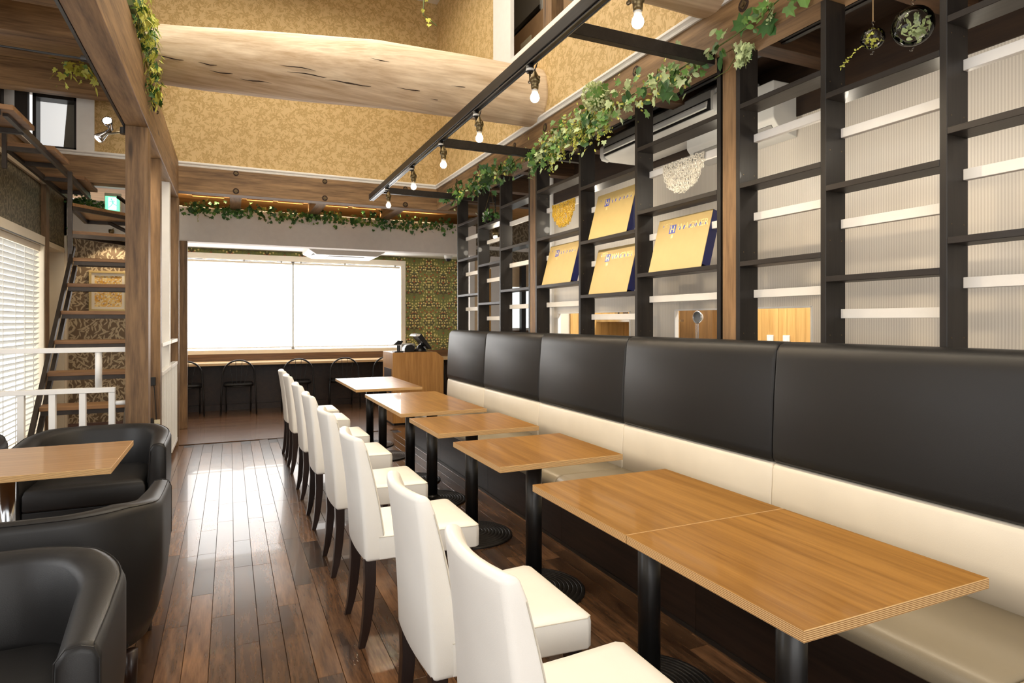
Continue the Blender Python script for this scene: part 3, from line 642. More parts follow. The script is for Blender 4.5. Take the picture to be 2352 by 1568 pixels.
# ------------------------------------------------------------------ black shelf lattice with white rails
lt = thing('shelf_lattice', 'black stained open shelf lattice behind the banquette', 'shelf', (2.51, 4, 0))
ups = [6.951, 6.287, 5.681, 5.019, 4.882, 4.133, 3.402, 2.637, 2.495, 1.974, 1.452, .93]
TH = .028
for y in ups:
    u = B(2.45, 2.58, y, y+TH, .9, 2.819).build('upright', 'black_z', lt, bevel=.002, seg=1)
    m = MB()
    for z in (1.30, 1.73, 2.14, 2.45):
        for x in (2.478, 2.553): m.lathe([(.003, 0), (.003, .001)], (0, 0, 0), 6); k = len(m.v)-12; m.v[k:] = [(x+p[0], y-.0008+p[2], z+p[1]) for p in m.v[k:]]
    m.build('screw', 'steel', u)
A1 = (2.508, 2.09, 1.678); A2 = (2.392, 1.976, 1.566)
bays = [(6.315, 6.951, A1), (5.709, 6.287, A2), (5.047, 5.681, A1), (4.161, 4.882, A1), (3.43, 4.133, A2), (2.665, 3.402, A1), (2.002, 2.495, A1), (1.48, 1.974, A2), (.958, 1.452, A1)]
for y0, y1, zs in bays:
    for z in zs:
        B(2.45, 2.58, y0, y1, z-.026, z).build('shelf', 'black_y', lt, bevel=.0015, seg=1)
        B(2.548, 2.576, y0, y1, z-.19, z-.148).build('white_rail', 'white', lt, bevel=.0015, seg=1)

# ------------------------------------------------------------------ kitchen behind the lattice
kw = MB(); ops = [(2.67, 3.20), (3.36, 3.935), (4.544, 5.855)]
kw.box(3.2, 3.22, -1.5, 6.0, 1.455, 2.63); kw.box(3.2, 3.22, -1.5, 6.0, 0, 1.0); e = [-1.5]+[q for p in ops for q in p]+[6.0]
for i in range(0, len(e), 2): kw.box(3.2, 3.22, e[i], e[i+1], 1.0, 1.455)
kwo = struct(kw.build('wall_right', 'rib', origin=(3.2, 2, 0)), 'ribbed beige kitchen partition with serving hatches')
for a, b_ in ops:
    m = MB(); m.box(3.19, 3.225, a, b_, 1.447, 1.458); m.box(3.19, 3.225, a-.004, a+.006, 1.0, 1.455); m.box(3.19, 3.225, b_-.006, b_+.004, 1.0, 1.455); m.box(3.17, 3.62, a, b_, .98, 1.0)
    m.build('hatch_trim', 'white', kwo)
tag(B(3.19, 3.30, -1.5, 6.07, 2.63, 2.99).build('passage_beam', 'loft_y'), 'dark beam over the ribbed kitchen partition', 'beam')
struct(B(3.17, 3.25, 5.953, 6.074, 0, 2.99).build('trim_9', 'white'), 'white post at the end of the kitchen partition')
ke = struct(B(3.25, 4.72, 6.0, 6.07, 0, 2.95).build('wall_kitchen_end', 'rib'), 'kitchen end wall with wood planks seen in the far hatch')
for i in range(13): B(3.42+i*.1, 3.517+i*.1, 5.975, 6.0, .4, 2.2).build('wall_plank', 'wallplank', ke)
kb = struct(B(4.72, 4.8, -1.5, 6.07, 0, 2.95).build('wall_kitchen', 'floor_dark'), 'light wood plank wall of the kitchen')
for i in range(58):
    B(4.70, 4.72, .2+i*.1, .297+i*.1, .4, 2.2).build('wall_plank', 'wallplank', kb)
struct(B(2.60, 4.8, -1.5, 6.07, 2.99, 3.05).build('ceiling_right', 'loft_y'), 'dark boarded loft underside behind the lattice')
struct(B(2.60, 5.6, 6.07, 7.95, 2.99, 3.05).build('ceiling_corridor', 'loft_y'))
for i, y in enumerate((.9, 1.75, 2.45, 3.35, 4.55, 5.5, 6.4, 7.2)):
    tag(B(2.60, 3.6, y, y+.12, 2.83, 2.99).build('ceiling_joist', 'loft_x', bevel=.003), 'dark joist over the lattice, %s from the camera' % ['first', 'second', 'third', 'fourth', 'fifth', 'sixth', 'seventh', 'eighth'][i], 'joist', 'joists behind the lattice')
# corridor end beyond the kitchen
cw = MB(); cw.box(3.45, 5.6, 9.2, 9.3, 2.33, 3.0); cw.box(3.45, 3.62, 9.2, 9.3, 0, 2.33)
struct(cw.build('wall_corridor', 'leaf_y2', origin=(4, 9.2, 0)), 'leaf wallpaper at the end of the corridor')
struct(B(3.42, 3.50, 9.14, 9.2, 0, 2.4).build('trim_10', 'white'), 'white door casing beyond the lattice')
d2 = struct(B(3.50, 3.70, 9.17, 9.2, 0, 2.33).build('door_2', 'beige'), 'beige door leaf beyond the lattice')
tag(B(3.70, 3.77, 9.15, 9.2, 0, 2.2).build('orange_panel', 'orange'), 'narrow orange panel beyond the far lattice bays', 'panel')
struct(B(3.78, 3.98, 9.14, 9.2, 0, 2.4).build('trim_11', 'white'), 'wide white casing beyond the far lattice bays')
struct(B(5.5, 5.6, 6.07, 10.9, 0, 3.0).build('wall_corridor_side', 'white_soft'))
w4 = struct(B(3.98, 5.4, 9.26, 9.3, 1.25, 1.93).build('window_4', 'garden'), 'corridor window showing pale garden light')
m = MB(); m.box(3.98, 5.4, 9.2, 9.3, 1.93, 2.33); m.build('upper_panel', 'beige', w4); B(3.98, 5.4, 9.2, 9.3, 0, 1.25).build('lower_panel', 'panel_x', w4); B(3.98, 5.4, 9.17, 9.25, 1.22, 1.26).build('window_sill', 'white', w4)
tag(B(4.27, 4.35, 9.05, 9.13, 0, 2.3).build('corridor_post', 'black_z'), 'slim dark post in front of the corridor window', 'post')
# kitchen things seen through the hatches
st = thing('strainer', 'steel mesh strainer hanging in the middle kitchen hatch', 'strainer', (3.45, 3.85, 1.2))
def place(p): return p
m = MB(); c = Vector((3.26, 3.755, 1.395)); rr = .045; MB().tube([(3.26, 3.755, 1.44), (3.26, 3.755, 1.456)], .003, 5).build('hook', 'chrome', st)
m.tube([c+Vector((0, rr*math.cos(a), rr*math.sin(a))) for a in [2*PI*k/24 for k in range(24)]], .005, 6, closed=True).build('rim', 'chrome', st, smooth=True)
m = MB(); m.loft([[c+Vector((.045*math.sin(t), rr*math.cos(t)*math.cos(a), rr*math.cos(t)*math.sin(a))) for a in [2*PI*k/20 for k in range(20)]] for t in (0, .4, .8, 1.2, 1.5)], False).build('mesh_bowl', 'grille', st, smooth=True)
for dy in (-.014, 0, .014): MB().tube([c+Vector((0, dy, -.05)), c+Vector((0, dy*.9, -.185))], .003, 5).build('handle_wire', 'chrome', st)
MB().tube([c+Vector((0, -.014, -.185)), c+Vector((0, .014, -.185))], .004, 5).build('handle_end', 'chrome', st)
tag(B(4.4, 4.68, 4.85, 5.35, .9, 2.1).build('kitchen_cupboard', 'darkdoor', bevel=.004), 'tall dark wood cupboard seen through the middle hatch', 'cupboard')
rk = thing('steel_rack', 'steel hood shelf with containers in the far kitchen hatch', 'rack', (4.2, 6.2, 1.35))
B(3.75, 4.25, 5.1, 5.99, 1.36, 1.385).build('shelf', 'chrome', rk); 
for i, y in enumerate((5.3, 5.42, 5.75, 5.85)): B(3.95, 4.02, y, y+.06, 1.385, 1.50).build('tin', 'chrome', rk)
MB().bar((3.85, 5.12, 1.36), (3.85, 4.75, .98), .02, .05).build('bracket', 'chrome', rk)
bl = thing('blender', 'clear domed blender with dark jar in the far kitchen hatch', 'blender', (3.5, 4.72, 1.0))
MB().lathe([(.07, 0), (.07, .27), (.068, .275)], (3.4, 4.66, 1.0), 18).build('jar', 'plastic_b', bl, smooth=True)
MB().lathe([(.072, .275), (.07, .34), (.05, .39), (.02, .405)], (3.4, 4.66, 1.0), 18).build('dome_lid', 'glass', bl, smooth=True)
for i, y in enumerate((4.16, 4.35)):
    q = thing('switch_plate', 'white plate on the kitchen planks, %s one in the near hatch' % ['right', 'left'][i], 'switch', (4.69, y, 1.18), 'white plates on the kitchen wall')
    B(4.685, 4.70, y, y+.075, 1.13, 1.235).build('plate', 'plastic_w', q, bevel=.004); B(4.68, 4.686, y+.025, y+.05, 1.15, 1.2).build('rocker', 'white', q)

# air conditioners behind the lattice
a1 = thing('suspended_air_conditioner', 'long grey-white air conditioner hung behind the lattice', 'air conditioner', (2.95, 3.7, 2.66))
MB().prism([(2.80, 2.71), (2.86, 2.68), (3.18, 2.68), (3.18, 2.93), (2.93, 2.93), (2.80, 2.84)], 'y', 3.06, 4.36).build('casing', 'plastic_w', a1, bevel=.006)
MB().prism([(2.795, 2.79), (2.80, 2.845), (2.93, 2.935), (2.945, 2.93)], 'y', 3.10, 4.36).build('front_cover', 'plastic_g', a1)
B(2.792, 2.81, 3.10, 4.33, 2.715, 2.79).build('outlet', 'plastic_b', a1)
m = MB(); m.loft([[(2.775, y, 2.735), (2.782, y, 2.765), (2.795, y, 2.785), (2.80, y, 2.78), (2.79, y, 2.755), (2.785, y, 2.73)] for y in (3.12, 4.32)]); m.build('louver', 'plastic_w', a1)
for y in (3.02, 4.34): MB().prism([(2.785, 2.72), (2.80, 2.69), (2.86, 2.68), (2.86, 2.80), (2.80, 2.81), (2.785, 2.80)], 'y', y, y+.05).build('end_cap', 'plastic_w', a1, bevel=.01)
for y in (3.2, 4.2): MB().tube([(3.05, y, 2.93), (3.05, y, 2.99)], .006, 6).build('hanger_rod', 'iron', a1)
a2 = thing('wall_air_conditioner', 'beige box air conditioner on the kitchen partition', 'air conditioner', (3.1, 3.1, 2.5))
MB().prism([(3.2, 2.50), (3.06, 2.53), (3.0, 2.60), (3.0, 2.83), (3.2, 2.83)], 'y', 2.78, 3.02+.55).build('casing', 'plastic_w', a2, bevel=.008)
B(2.995, 3.003, 2.80, 3.55, 2.70, 2.708).build('panel_seam', 'plastic_g', a2); MB().prism([(3.05, 2.535), (3.02, 2.565), (3.03, 2.575), (3.06, 2.545)], 'y', 2.82, 3.52).build('louver', 'plastic_g', a2)

# ------------------------------------------------------------------ banquette
seams = [6.90, 5.75, 4.545, 3.345, 2.14, .935, -.27]
ordn = ['farthest', 'second farthest', 'third farthest', 'third nearest', 'second nearest', 'nearest']
for i in range(6):
    y1, y0 = seams[i], seams[i+1]
    T = thing('banquette_section', 'banquette section with black and cream leather back, %s from the camera' % ordn[i].replace('nearest', 'nearest').replace('farthest', 'farthest') if False else 'black and cream leather banquette section, the %s of the row' % ordn[i], 'bench', (2.1, (y0+y1)/2, 0), 'banquette sections along the lattice')
    B(1.85, 2.40, y0+.001, y1-.001, 0, .33).build('kick_panel', 'dark_x', T)
    B(1.845, 1.852, y0+.001, y1-.001, 0, .02).build('floor_strip', 'black_y', T)
    g = .002
    # seat cushion: rounded section swept along y
    def sweep(name, prof, mat, ya, yb, pinch=.012):
        m = MB(); rings = []
        cx = sum(p[0] for p in prof)/len(prof); cz = sum(p[1] for p in prof)/len(prof)
        for yy, k in ((ya, .0), (ya+.004, .55), (ya+.014, 1), (yb-.014, 1), (yb-.004, .55), (yb, .0)):
            rings.append([(cx+(p[0]-cx)*(1-pinch*(1-k)/max(.06, abs(p[0]-cx)+1e-6) if abs(p[0]-cx) > .03 else 1), yy, cz+(p[1]-cz)*(1-pinch*(1-k)/max(.06, abs(p[1]-cz)))) for p in prof])
        m.loft(rings); return m.build(name, mat, T, smooth=True)
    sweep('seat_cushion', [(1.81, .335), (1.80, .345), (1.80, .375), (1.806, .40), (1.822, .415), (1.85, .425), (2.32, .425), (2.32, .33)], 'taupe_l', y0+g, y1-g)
    sweep('lower_back', [(2.292, .42), (2.292, .55), (2.300, .68), (2.308, .702), (2.44, .702), (2.44, .42)], 'cream_l', y0+g, y1-g, .006)
    sweep('upper_back', [(2.312, .706), (2.296, .72), (2.292, .76), (2.302, 1.0), (2.318, 1.19), (2.328, 1.235), (2.345, 1.256), (2.372, 1.266), (2.44, 1.266), (2.445, 1.25), (2.445, .706)], 'black_l', y0+g, y1-g)

# ------------------------------------------------------------------ tables of the long row
def table(loc, label, sx, sy, top='veneer', grp='square pedestal tables in front of the banquette', rb_=.26, proto=[None]):
    T = thing('pedestal_table', label, 'table', loc, grp); x, y, z = loc
    m = MB(); m.cur = 0; m.box(x-sx/2, x+sx/2, y-sy/2, y+sy/2, .694, .7205)
    m.mi = [1 if q == 1 else 0 for q in range(6)]
    m.build('tabletop', ['ply', top], T, bevel=.0008, seg=1)
    MB().lathe([(.041, .03), (.041, .69)], (x, y, 0), 24).build('column', 'black_m', T, smooth=False, bevel=0).data.polygons.foreach_set('use_smooth', [True]*26)
    B(x-.17, x+.17, y-.03, y+.03, .682, .694).build('support_bar', 'black_m', T)
    prof = [(rb_, 0), (rb_, .008)]
    for k in range(9): r = rb_-.006-k*.022; prof += [(r, .012+k*.0022), (r-.011, .013+k*.0022), (r-.013, .009+k*.0022+.002)]
    prof += [(.05, .035), (.042, .045)]
    MB().lathe(prof, (x, y, 0), 40).build('base', 'black_m', T)
    return T
TX = 1.405; TS = .645
tabs = [(1.24, 'square wooden table nearest the camera, front half of the joined pair'), (1.877, 'square wooden table joined behind the nearest table'), (2.832, 'single square wooden table, third from the camera'), (3.725, 'single square wooden table, fourth from the camera'), (4.58, 'square wooden table, near half of the middle joined pair'), (5.215, 'square wooden table, far half of the middle joined pair'), (6.27, 'square wooden table, near half of the farthest joined pair'), (6.905, 'square wooden table, farthest of all beside the register stand')]
for y, l in tabs: table((TX, y, 0), l, TS, .633)

# ------------------------------------------------------------------ white dining chairs
def white_chair():
    T = thing('dining_chair', 'x', 'chair', (0, 0, 0), 'white leather chairs along the table row')
    # backrest: closed shell, gently curved in plan, slimmer to the top
    m = MB(); NZ, NY = 10, 8; rings = []
    for i in range(NZ+1):
        t = i/NZ; z = .36+.515*t; hw = .198-.020*t
        xo = -.238-.012*t-.030*t*t; th = .098-.030*t-.022*t*t
        if i == NZ: th -= .006
        ring = []
        for j in range(NY+1):
            s = -1+2*j/NY; bow = .030*(1-s*s)*(.35+.65*t); ring.append(Vector((xo-bow+.010, s*hw, z-(0.016*(1-s*s) if i == NZ else 0)*0)))
        for j in range(NY, -1, -1):
            s = -1+2*j/NY; bow = .034*(1-s*s)*(.35+.65*t); ring.append(Vector((xo+th-bow+.010, s*hw, z)))
        rings.append(ring)
    bk = m.loft(rings).build('backrest', 'white_l', T, smooth=True, bevel=.016, seg=4)
    # stitched seams
    for s in (-1, 1):
        p = [rings[i][2*NY+1 if s < 0 else NY+1]+Vector((-.010, s*.0006, 0)) for i in range(2, NZ)]
        MB().tube(p, .0016, 5).build('seam', 'seam', bk)
    m = MB(); R = []
    def ring(z, e, crown=0):
        pts = []
        for (x, y) in ((-.17, -.198), (.10, -.21), (.255, -.222), (.272, -.21), (.272, 0), (.272, .21), (.255, .222), (.10, .21), (-.17, .198), (-.17, 0)):
            pts.append(Vector((x-(e if x > 0 else 0), y-math.copysign(e, y) if abs(y) > .01 else y, z+(crown if abs(y) < .01 else 0))))
        return pts
    R = [ring(.362, .008), ring(.366, 0), ring(.44, -.002), ring(.458, .002), ring(.468, .014), ring(.473, .05)]
    st = m.loft(R).build('seat', 'white_l', T, smooth=True, bevel=.010, seg=3)
    q = R[3]; MB().tube([q[0], q[1], q[2], q[3], q[4], q[5], q[6], q[7], q[8]], .0016, 5).build('seam', 'seam', st)
    def leg(pts, ws):
        mm = MB(); mm.loft([[Vector((p[0]+a*w_/2, p[1]+b_*w_/2, p[2])) for a, b_ in ((-1, -1), (1, -1), (1, 1), (-1, 1))] for p, w_ in zip(pts, ws)]); return mm
    for s in (-1, 1):
        leg([(-.205, s*.165, .375), (-.203, s*.165, .27), (-.212, s*.166, .15), (-.222, s*.167, .07), (-.238, s*.168, 0)], (.048, .045, .040, .034, .026)).build('leg', 'dark_z', T, bevel=.002)
    for s in (-1, 1):
        leg([(.225, s*.175, .37), (.23, s*.178, 0)], (.045, .027)).build('leg', 'dark_z', T, bevel=.002)
    return T
wc = white_chair()
cy = [(1.255, 'white leather dining chair nearest the camera, cut by the bottom edge'), (1.85, 'second white leather dining chair from the camera'), (2.795, 'third white leather dining chair from the camera'), (3.58, 'fourth white leather dining chair from the camera'), (4.42, 'fifth white leather dining chair from the camera'), (5.17, 'sixth white leather dining chair from the camera'), (6.055, 'seventh white leather dining chair from the camera, next to last'), (6.685, 'farthest white leather dining chair in the row')]
for i, (y, l) in enumerate(cy):
    if i == 0: wc.location = (.738, y, 0); wc['label'] = l
    else: dup(wc, (.738, y, 0), 0, label=l)

# ------------------------------------------------------------------ black tub armchairs and their table
def tub():
    T = thing('tub_armchair', 'x', 'armchair', (0, 0, 0), 'black leather tub armchairs on the left')
    # local: front faces -y; overall .80 wide, .66 deep
    HW, D, RC = .40, .66, .30
    path = []
    for k in range(7): path.append(((HW, -D/2+.02+(D-RC-.02)*k/6), (1, 0)))
    for k in range(1, 13):
        a = PI/2*k/12; path.append(((HW-RC+RC*math.cos(a), D/2-RC+RC*math.sin(a)), (math.cos(a), math.sin(a))))
    half = path[:]; mid = [((HW-RC-(2*(HW-RC))*k/5, D/2), (0, 1)) for k in range(1, 5)]
    path = half+mid+[((-p[0], p[1]), (-n[0], n[1])) for p, n in reversed(half)]
    S = len(path); rings = []
    for i, (p, n) in enumerate(path):
        u = min(i, S-1-i)/(S/2); top = .645+.04*min(1, max(0, (u-.12)/.45))**1.2
        th = .085+.03*math.sin(PI*min(1, u*1.15))
        P = Vector((p[0], p[1], 0)); N = Vector((n[0], n[1], 0)); r = []
        prof = [(-.05, .14), (-.018, .22), (0, .40), (.0, top-.035), (-.012, top-.008), (-.035, top), (-th+.02, top-.004), (-th, top-.03), (-th-.012, .42), (-th-.012, .14)]
        for d_, z in prof: r.append(P+N*d_+Vector((0, 0, z)))
        rings.append(r)
    # soften the two arm fronts
    f0 = [q+Vector((0, -.018, -.0)) if 1 < k < 8 else q for k, q in enumerate(rings[0])]; c0 = sum(f0, Vector())/len(f0)
    f1 = [Vector((-q.x, q.y, q.z)) for q in f0]
    rings = [[q+(c0-q)*.10+Vector((0, -.010, 0)) for q in f0], f0]+rings+[f1, [Vector((-q.x, q.y, q.z)) for q in [p+(c0-p)*.10+Vector((0, -.010, 0)) for p in f0]]]
    sh = MB().loft(rings).build('shell', 'black_l', T, smooth=True)
    MB().tube([r[4]+Vector((0, 0, .001)) for r in rings[1:-1]], .0018, 5).build('seam', 'seam_b', sh)
    for rr in (rings[1], rings[-2]): MB().tube([q+Vector((0, -.012, 0)) for q in (rr[2], rr[3], rr[4], rr[5], rr[6], rr[7], rr[8])], .0018, 5).build('seam', 'seam_b', sh)
    m = MB(); R = []
    for z, e in ((.31, .012), (.318, 0), (.40, 0), (.43, .01), (.442, .035), (.446, .09)):
        R.append([(math.copysign(.292-e, x), y_+(e if y_ < 0 else -e), z) for x, y_ in ((-1, -.335), (0.9, -.335), (1, -.32), (1, .12), (.8, .22), (-.8, .22), (-1, .12), (-1, -.32))])
    R = [[(x*(.93 if abs(y_-.22+e_) < .03 else 1), y_, z) for x, y_, z in r] for r, e_ in zip(R, (.012, 0, 0, .01, .035, .09))]
    m.loft(R).build('seat_cushion', 'black_l', T, smooth=True, bevel=.006)
    B(-.30, .30, -.315, .20, .14, .31).build('seat_base', 'black_l', T, bevel=.01)
    for sx in (-1, 1):
        for yy in (-.27, .22): MB().lathe([(.020, 0), (.024, .145)], (sx*.31, yy, 0), 14).build('leg', 'dark_z', T, smooth=True)
    return T
tb = tub()
TUB = [((-.665, 1.985, 0), 0, 'black leather tub armchair nearest the camera at the lower left corner'), ((-.645, 2.90, 0), PI, 'black leather tub armchair with its back to the camera, pushed to the left table'), ((-.745, 4.53, 0), 0, 'black leather tub armchair behind the left table, facing the camera'), ((-1.60, 4.53, 0), 0, 'black leather tub armchair at the left edge, behind the left table')]
for i, (l, r, s) in enumerate(TUB):
    if i == 0: tb.location = l; tb.rotation_euler = (0, 0, r); tb['label'] = s
    else: dup(tb, l, r, label=s)
LT = thing('lounge_table', 'wooden table among the black tub armchairs on the left', 'table', (-1.07, 3.56, 0))
m = MB(); m.box(-1.67, -.475, 3.21, 3.905, .694, .7205); m.mi = [1 if q == 1 else 0 for q in range(6)]; m.build('tabletop', ['ply', 'veneer_l'], LT, bevel=.0008, seg=1)
for x in (-.93, -1.4):
    MB().lathe([(.03, .02), (.03, .69)], (x, 3.56, 0), 20).build('column', 'chrome', LT, smooth=True); MB().lathe([(.22, 0), (.22, .01), (.05, .03), (.032, .05)], (x, 3.56, 0), 32).build('base', 'black_m', LT)

# ------------------------------------------------------------------ white railings and screens
rl = thing('white_railing', 'white low railing with square balusters behind the tub armchairs', 'railing', (-1.3, 5.15, 0))
MB().bar((-3.5, 5.14, 1.165), (-.662, 5.14, 1.165), .05, .034).build('top_rail', 'white', rl, bevel=.003)
MB().bar((-3.5, 5.14, .885), (-.735, 5.14, .885), .05, .034).build('lower_rail', 'white', rl, bevel=.003)
for i, x in enumerate([-.755-.172*k for k in range(0, 9)]):
    MB().bar((x, 5.14, .05), (x, 5.14, .868), .038, .04).build('baluster', 'white', rl, bevel=.002, seg=1)
MB().bar((-3.5, 5.14, .06), (-.735, 5.14, .06), .05, .034).build('bottom_rail', 'white', rl)
MB().tube([(-.835, 5.14, .902), (-.835, 5.14, 1.148)], .021, 14).build('riser_pipe', 'white', rl, smooth=True)
MB().tube([(-.735, 5.14, .79), (-.662, 5.14, .79)], .016, 12).build('wall_stub', 'white', rl, smooth=True)
for i, (ya, yb, l) in enumerate(((6.08, 6.90, 'white slatted screen beside the dark left post'), (7.0, 7.72, 'white slatted screen farther along, ending at the slim post'))):
    s = thing('slatted_screen', l, 'screen', (-.55, (ya+yb)/2, 0), 'white slatted screens under the left beam')
    MB().bar((-.548, ya, 1.163), (-.548, yb, 1.163), .05, .034).build('top_rail', 'white', s, bevel=.003)
    MB().bar((-.548, ya, .915), (-.548, yb, .915), .05, .034).build('middle_rail', 'white', s, bevel=.003)
    n = 8
    for k in range(n): y = ya+.03+(yb-ya-.06)*k/(n-1); MB().bar((-.548, y, .09), (-.548, y, .90), .045, .022, up=(0, 1, 0)).build('slat', 'white', s)
    MB().bar((-.548, ya, .08), (-.548, yb, .08), .05, .034).build('bottom_rail', 'white', s)
sg = thing('private_sign', 'upright PRIVATE sign board hanging on the dark post', 'sign', (-.585, 5.94, .2))
B(-.575, -.533, 5.945, 5.955, .16, .545).build('board', 'white_print', sg)
text_mesh('lettering', 'PRIVATE', .058, 'ink', sg, Matrix.Translation(Vector((-.541, 5.9435, .20))-ORG[sg]) @ Matrix.Rotation(PI/2, 4, 'X') @ Matrix.Rotation(PI/2, 4, 'Z'), .0006, 1.25)
MB().tube([(-.56, 5.95, .545), (-.575, 5.955, .80), (-.58, 5.955, .84)], .0035, 5).build('cord', 'ink', sg); B(-.605, -.565, 5.94, 5.96, .83, .90).build('socket_box', 'ink', sg, bevel=.004)
B(-.625, -.58, 5.90, 5.955, .15, .56).build('hanging_tool', 'ink', sg, bevel=.004)

# ------------------------------------------------------------------ steel stair
sr = thing('steel_stair', 'dark steel stair with thick wooden treads rising behind the left post', 'stair', (-1.05, 6.4, 0))
XA, XB_ = -1.36, -.74
zt = [.20, .451, .703, .955, 1.206, 1.457, 1.709, 1.96]; yt = [5.39+.2257*k for k in range(8)]
for y, z in zip(yt, zt):
    B(XA, XB_, y, y+.235, z-.032, z).build('tread', 'tread', sr, bevel=.002, seg=1)
    m = MB(); m.bar((XA+.03, y+.03, z-.05), (XB_, y+.03, z-.05), .035, .035); m.bar((XA+.03, y+.2, z-.05), (XB_, y+.2, z-.05), .03, .035); m.build('tread_bearer', 'iron', sr)
for x in (XA+.012, XB_-.012):
    MB().bar((x, 5.22, -.0), (x, 7.06, 2.06), .03, .04).build('stringer', 'iron', sr)
    MB().bar((x, 5.46, -.0), (x, 7.14, 1.885), .03, .04).build('stringer', 'iron', sr)
MB().bar((-1.36, 6.99, 1.90), (-1.36, 6.99, 2.76), .034, .034).build('newel', 'iron', sr)
def wind(poly, z):
    MB().prism(poly, 'z', z-.032, z).build('tread', 'tread', sr)
    m = MB()
    for a, b_ in zip(poly, poly[1:]+poly[:1]): m.bar((a[0], a[1], z-.05), (b_[0], b_[1], z-.05), .03, .036)
    m.build('tread_bearer', 'iron', sr)
wind([(-1.35, 7.0), (-.72, 7.15), (-.72, 7.55), (-1.0, 7.5)], 2.215)
wind([(-1.35, 7.0), (-.96, 7.46), (-.80, 7.9), (-1.40, 7.93)], 2.475)
MB().bar((-1.12, 8.0, 2.73), (-.80, 7.55, 2.46), .03, .03).build('brace', 'iron', sr)
MB().bar((-1.18, 7.85, 2.42), (-.84, 7.4, 2.22), .03, .03).build('brace', 'iron', sr)
# upper run seen from below
MB().bar((-1.40, 5.3, 2.79), (-1.40, 7.16, 2.755), .03, .05).build('upper_stringer', 'iron', sr); MB().bar((-1.40, 7.16, 2.755), (-1.42, 8.2, 2.74), .03, .05).build('upper_stringer', 'iron', sr)
MB().bar((-1.67, 6.3, 2.79), (-1.67, 8.65, 2.76), .03, .05).build('upper_stringer', 'iron', sr)
for ya, yb in ((5.2, 5.7), (6.28, 6.81), (7.45, 8.13)):
    B(-1.66, -1.33, ya, yb, 2.785, 2.82).build('tread', 'tread', sr, bevel=.002, seg=1)
    for y in (ya, yb): MB().bar((-1.67, y, 2.765), (-1.40, y, 2.765), .035, .036).build('cross_bar', 'iron', sr)
MB().bar((-1.66, 6.27, 2.60), (-1.66, 6.27, 3.0), .03, .03).build('bracket', 'iron', sr)

# ------------------------------------------------------------------ track light frame and bulbs
tf = thing('lighting_gantry', 'black timber light frame hung over the tables with track rail', 'light frame', (1.52, 4.8, 2.786))
B(1.480, 1.538, .2, 7.33, 2.786, 2.852).build('long_beam', 'black_y', tf, bevel=.002, seg=1)
m = MB(); m.box(1.489, 1.494, .25, 7.325, 2.776, 2.786); m.box(1.524, 1.529, .25, 7.325, 2.776, 2.786); m.box(1.489, 1.529, .25, 7.325, 2.783, 2.7865)
m.build('track_rail', 'rail_metal', tf); B(1.499, 1.519, .25, 7.32, 2.781, 2.784).build('track_slot', 'plastic_b', tf)
for y in (2.676, 4.82, 6.86):
    B(1.538, 2.45 if y < 3 else 2.9, y, y+.045, 2.786, 2.852).build('cross_bar', 'black_y', tf, bevel=.002, seg=1)
def track_lamp(y, label):
    T = thing('track_lamp', label, 'lamp', (1.508, y, 2.56), 'bare bulb lamps on the track'); x = 1.508; ya = y+.06
    MB().lathe([(.020, 2.735), (.022, 2.74), (.022, 2.776), (.016, 2.7765)], (x, ya, 0), 14).build('track_adapter', 'black_m', T, smooth=True)
    MB().lathe([(.021, 2.742), (.0225, 2.743), (.0225, 2.755), (.021, 2.756)], (x, ya, 0), 14).build('adapter_ring', 'plastic_w', T)
    m = MB(); m.tube([(x, ya, 2.735), (x, ya, 2.685)], .006, 8); m.tube([(x, ya+.010, 2.685), (x, ya-.045, 2.685)], .009, 8); m.build('swivel_arm', 'bronze', T, smooth=True)
    MB().lathe([(.019, 2.622), (.021, 2.64), (.021, 2.655), (.027, 2.66), (.029, 2.672), (.027, 2.684), (.018, 2.70), (.010, 2.715), (.006, 2.725)], (x, y, 0), 16).build('socket', 'bronze', T, smooth=True)
    m = MB(); m.tube([(x, y-.025, 2.672), (x, y-.042, 2.672)], .004, 6); m.tube([(x, y-.042, 2.672), (x, y-.050, 2.672)], .008, 8); m.build('switch_key', 'bronze', T, smooth=True)
    MB().tube([(x, y, 2.722), (x, y-.012, 2.742), (x-.0, y-.03, 2.752), (x, y-.02, 2.738), (x, y+.03, 2.722), (x, ya, 2.728)], .003, 5).build('cable', 'black_m', T)
    MB().lathe([(.016, 2.60), (.017, 2.612), (.015, 2.623)], (x, y, 0), 14).build('bulb_neck', 'bulb_neck', T, smooth=True)
    MB().lathe([(.003, 2.552), (.012, 2.554), (.021, 2.562), (.025, 2.575), (.023, 2.588), (.017, 2.60)], (x, y, 0), 16).build('bulb', 'bulb', T, smooth=True)
    L = lamp('track_bulb_light', 'SPOT', (0, 0, 0), 29, WARM, (0, 0, 0), spot_size=math.radians(165), spot_blend=.35, shadow_soft_size=.022)
    L.parent = T; L.location = (0, 0, -.015)
for i, y in enumerate((1.22, 2.09, 3.027, 3.852, 4.616, 5.479, 6.455)):
    track_lamp(y, 'bare bulb on brass socket under the track, %s' % ['out over the nearest table', 'nearest one in view at the top edge', 'second in view, before the log end', 'third in view from the camera', 'fourth in view from the camera', 'fifth in view, last but one', 'farthest one near the frame end'][i])
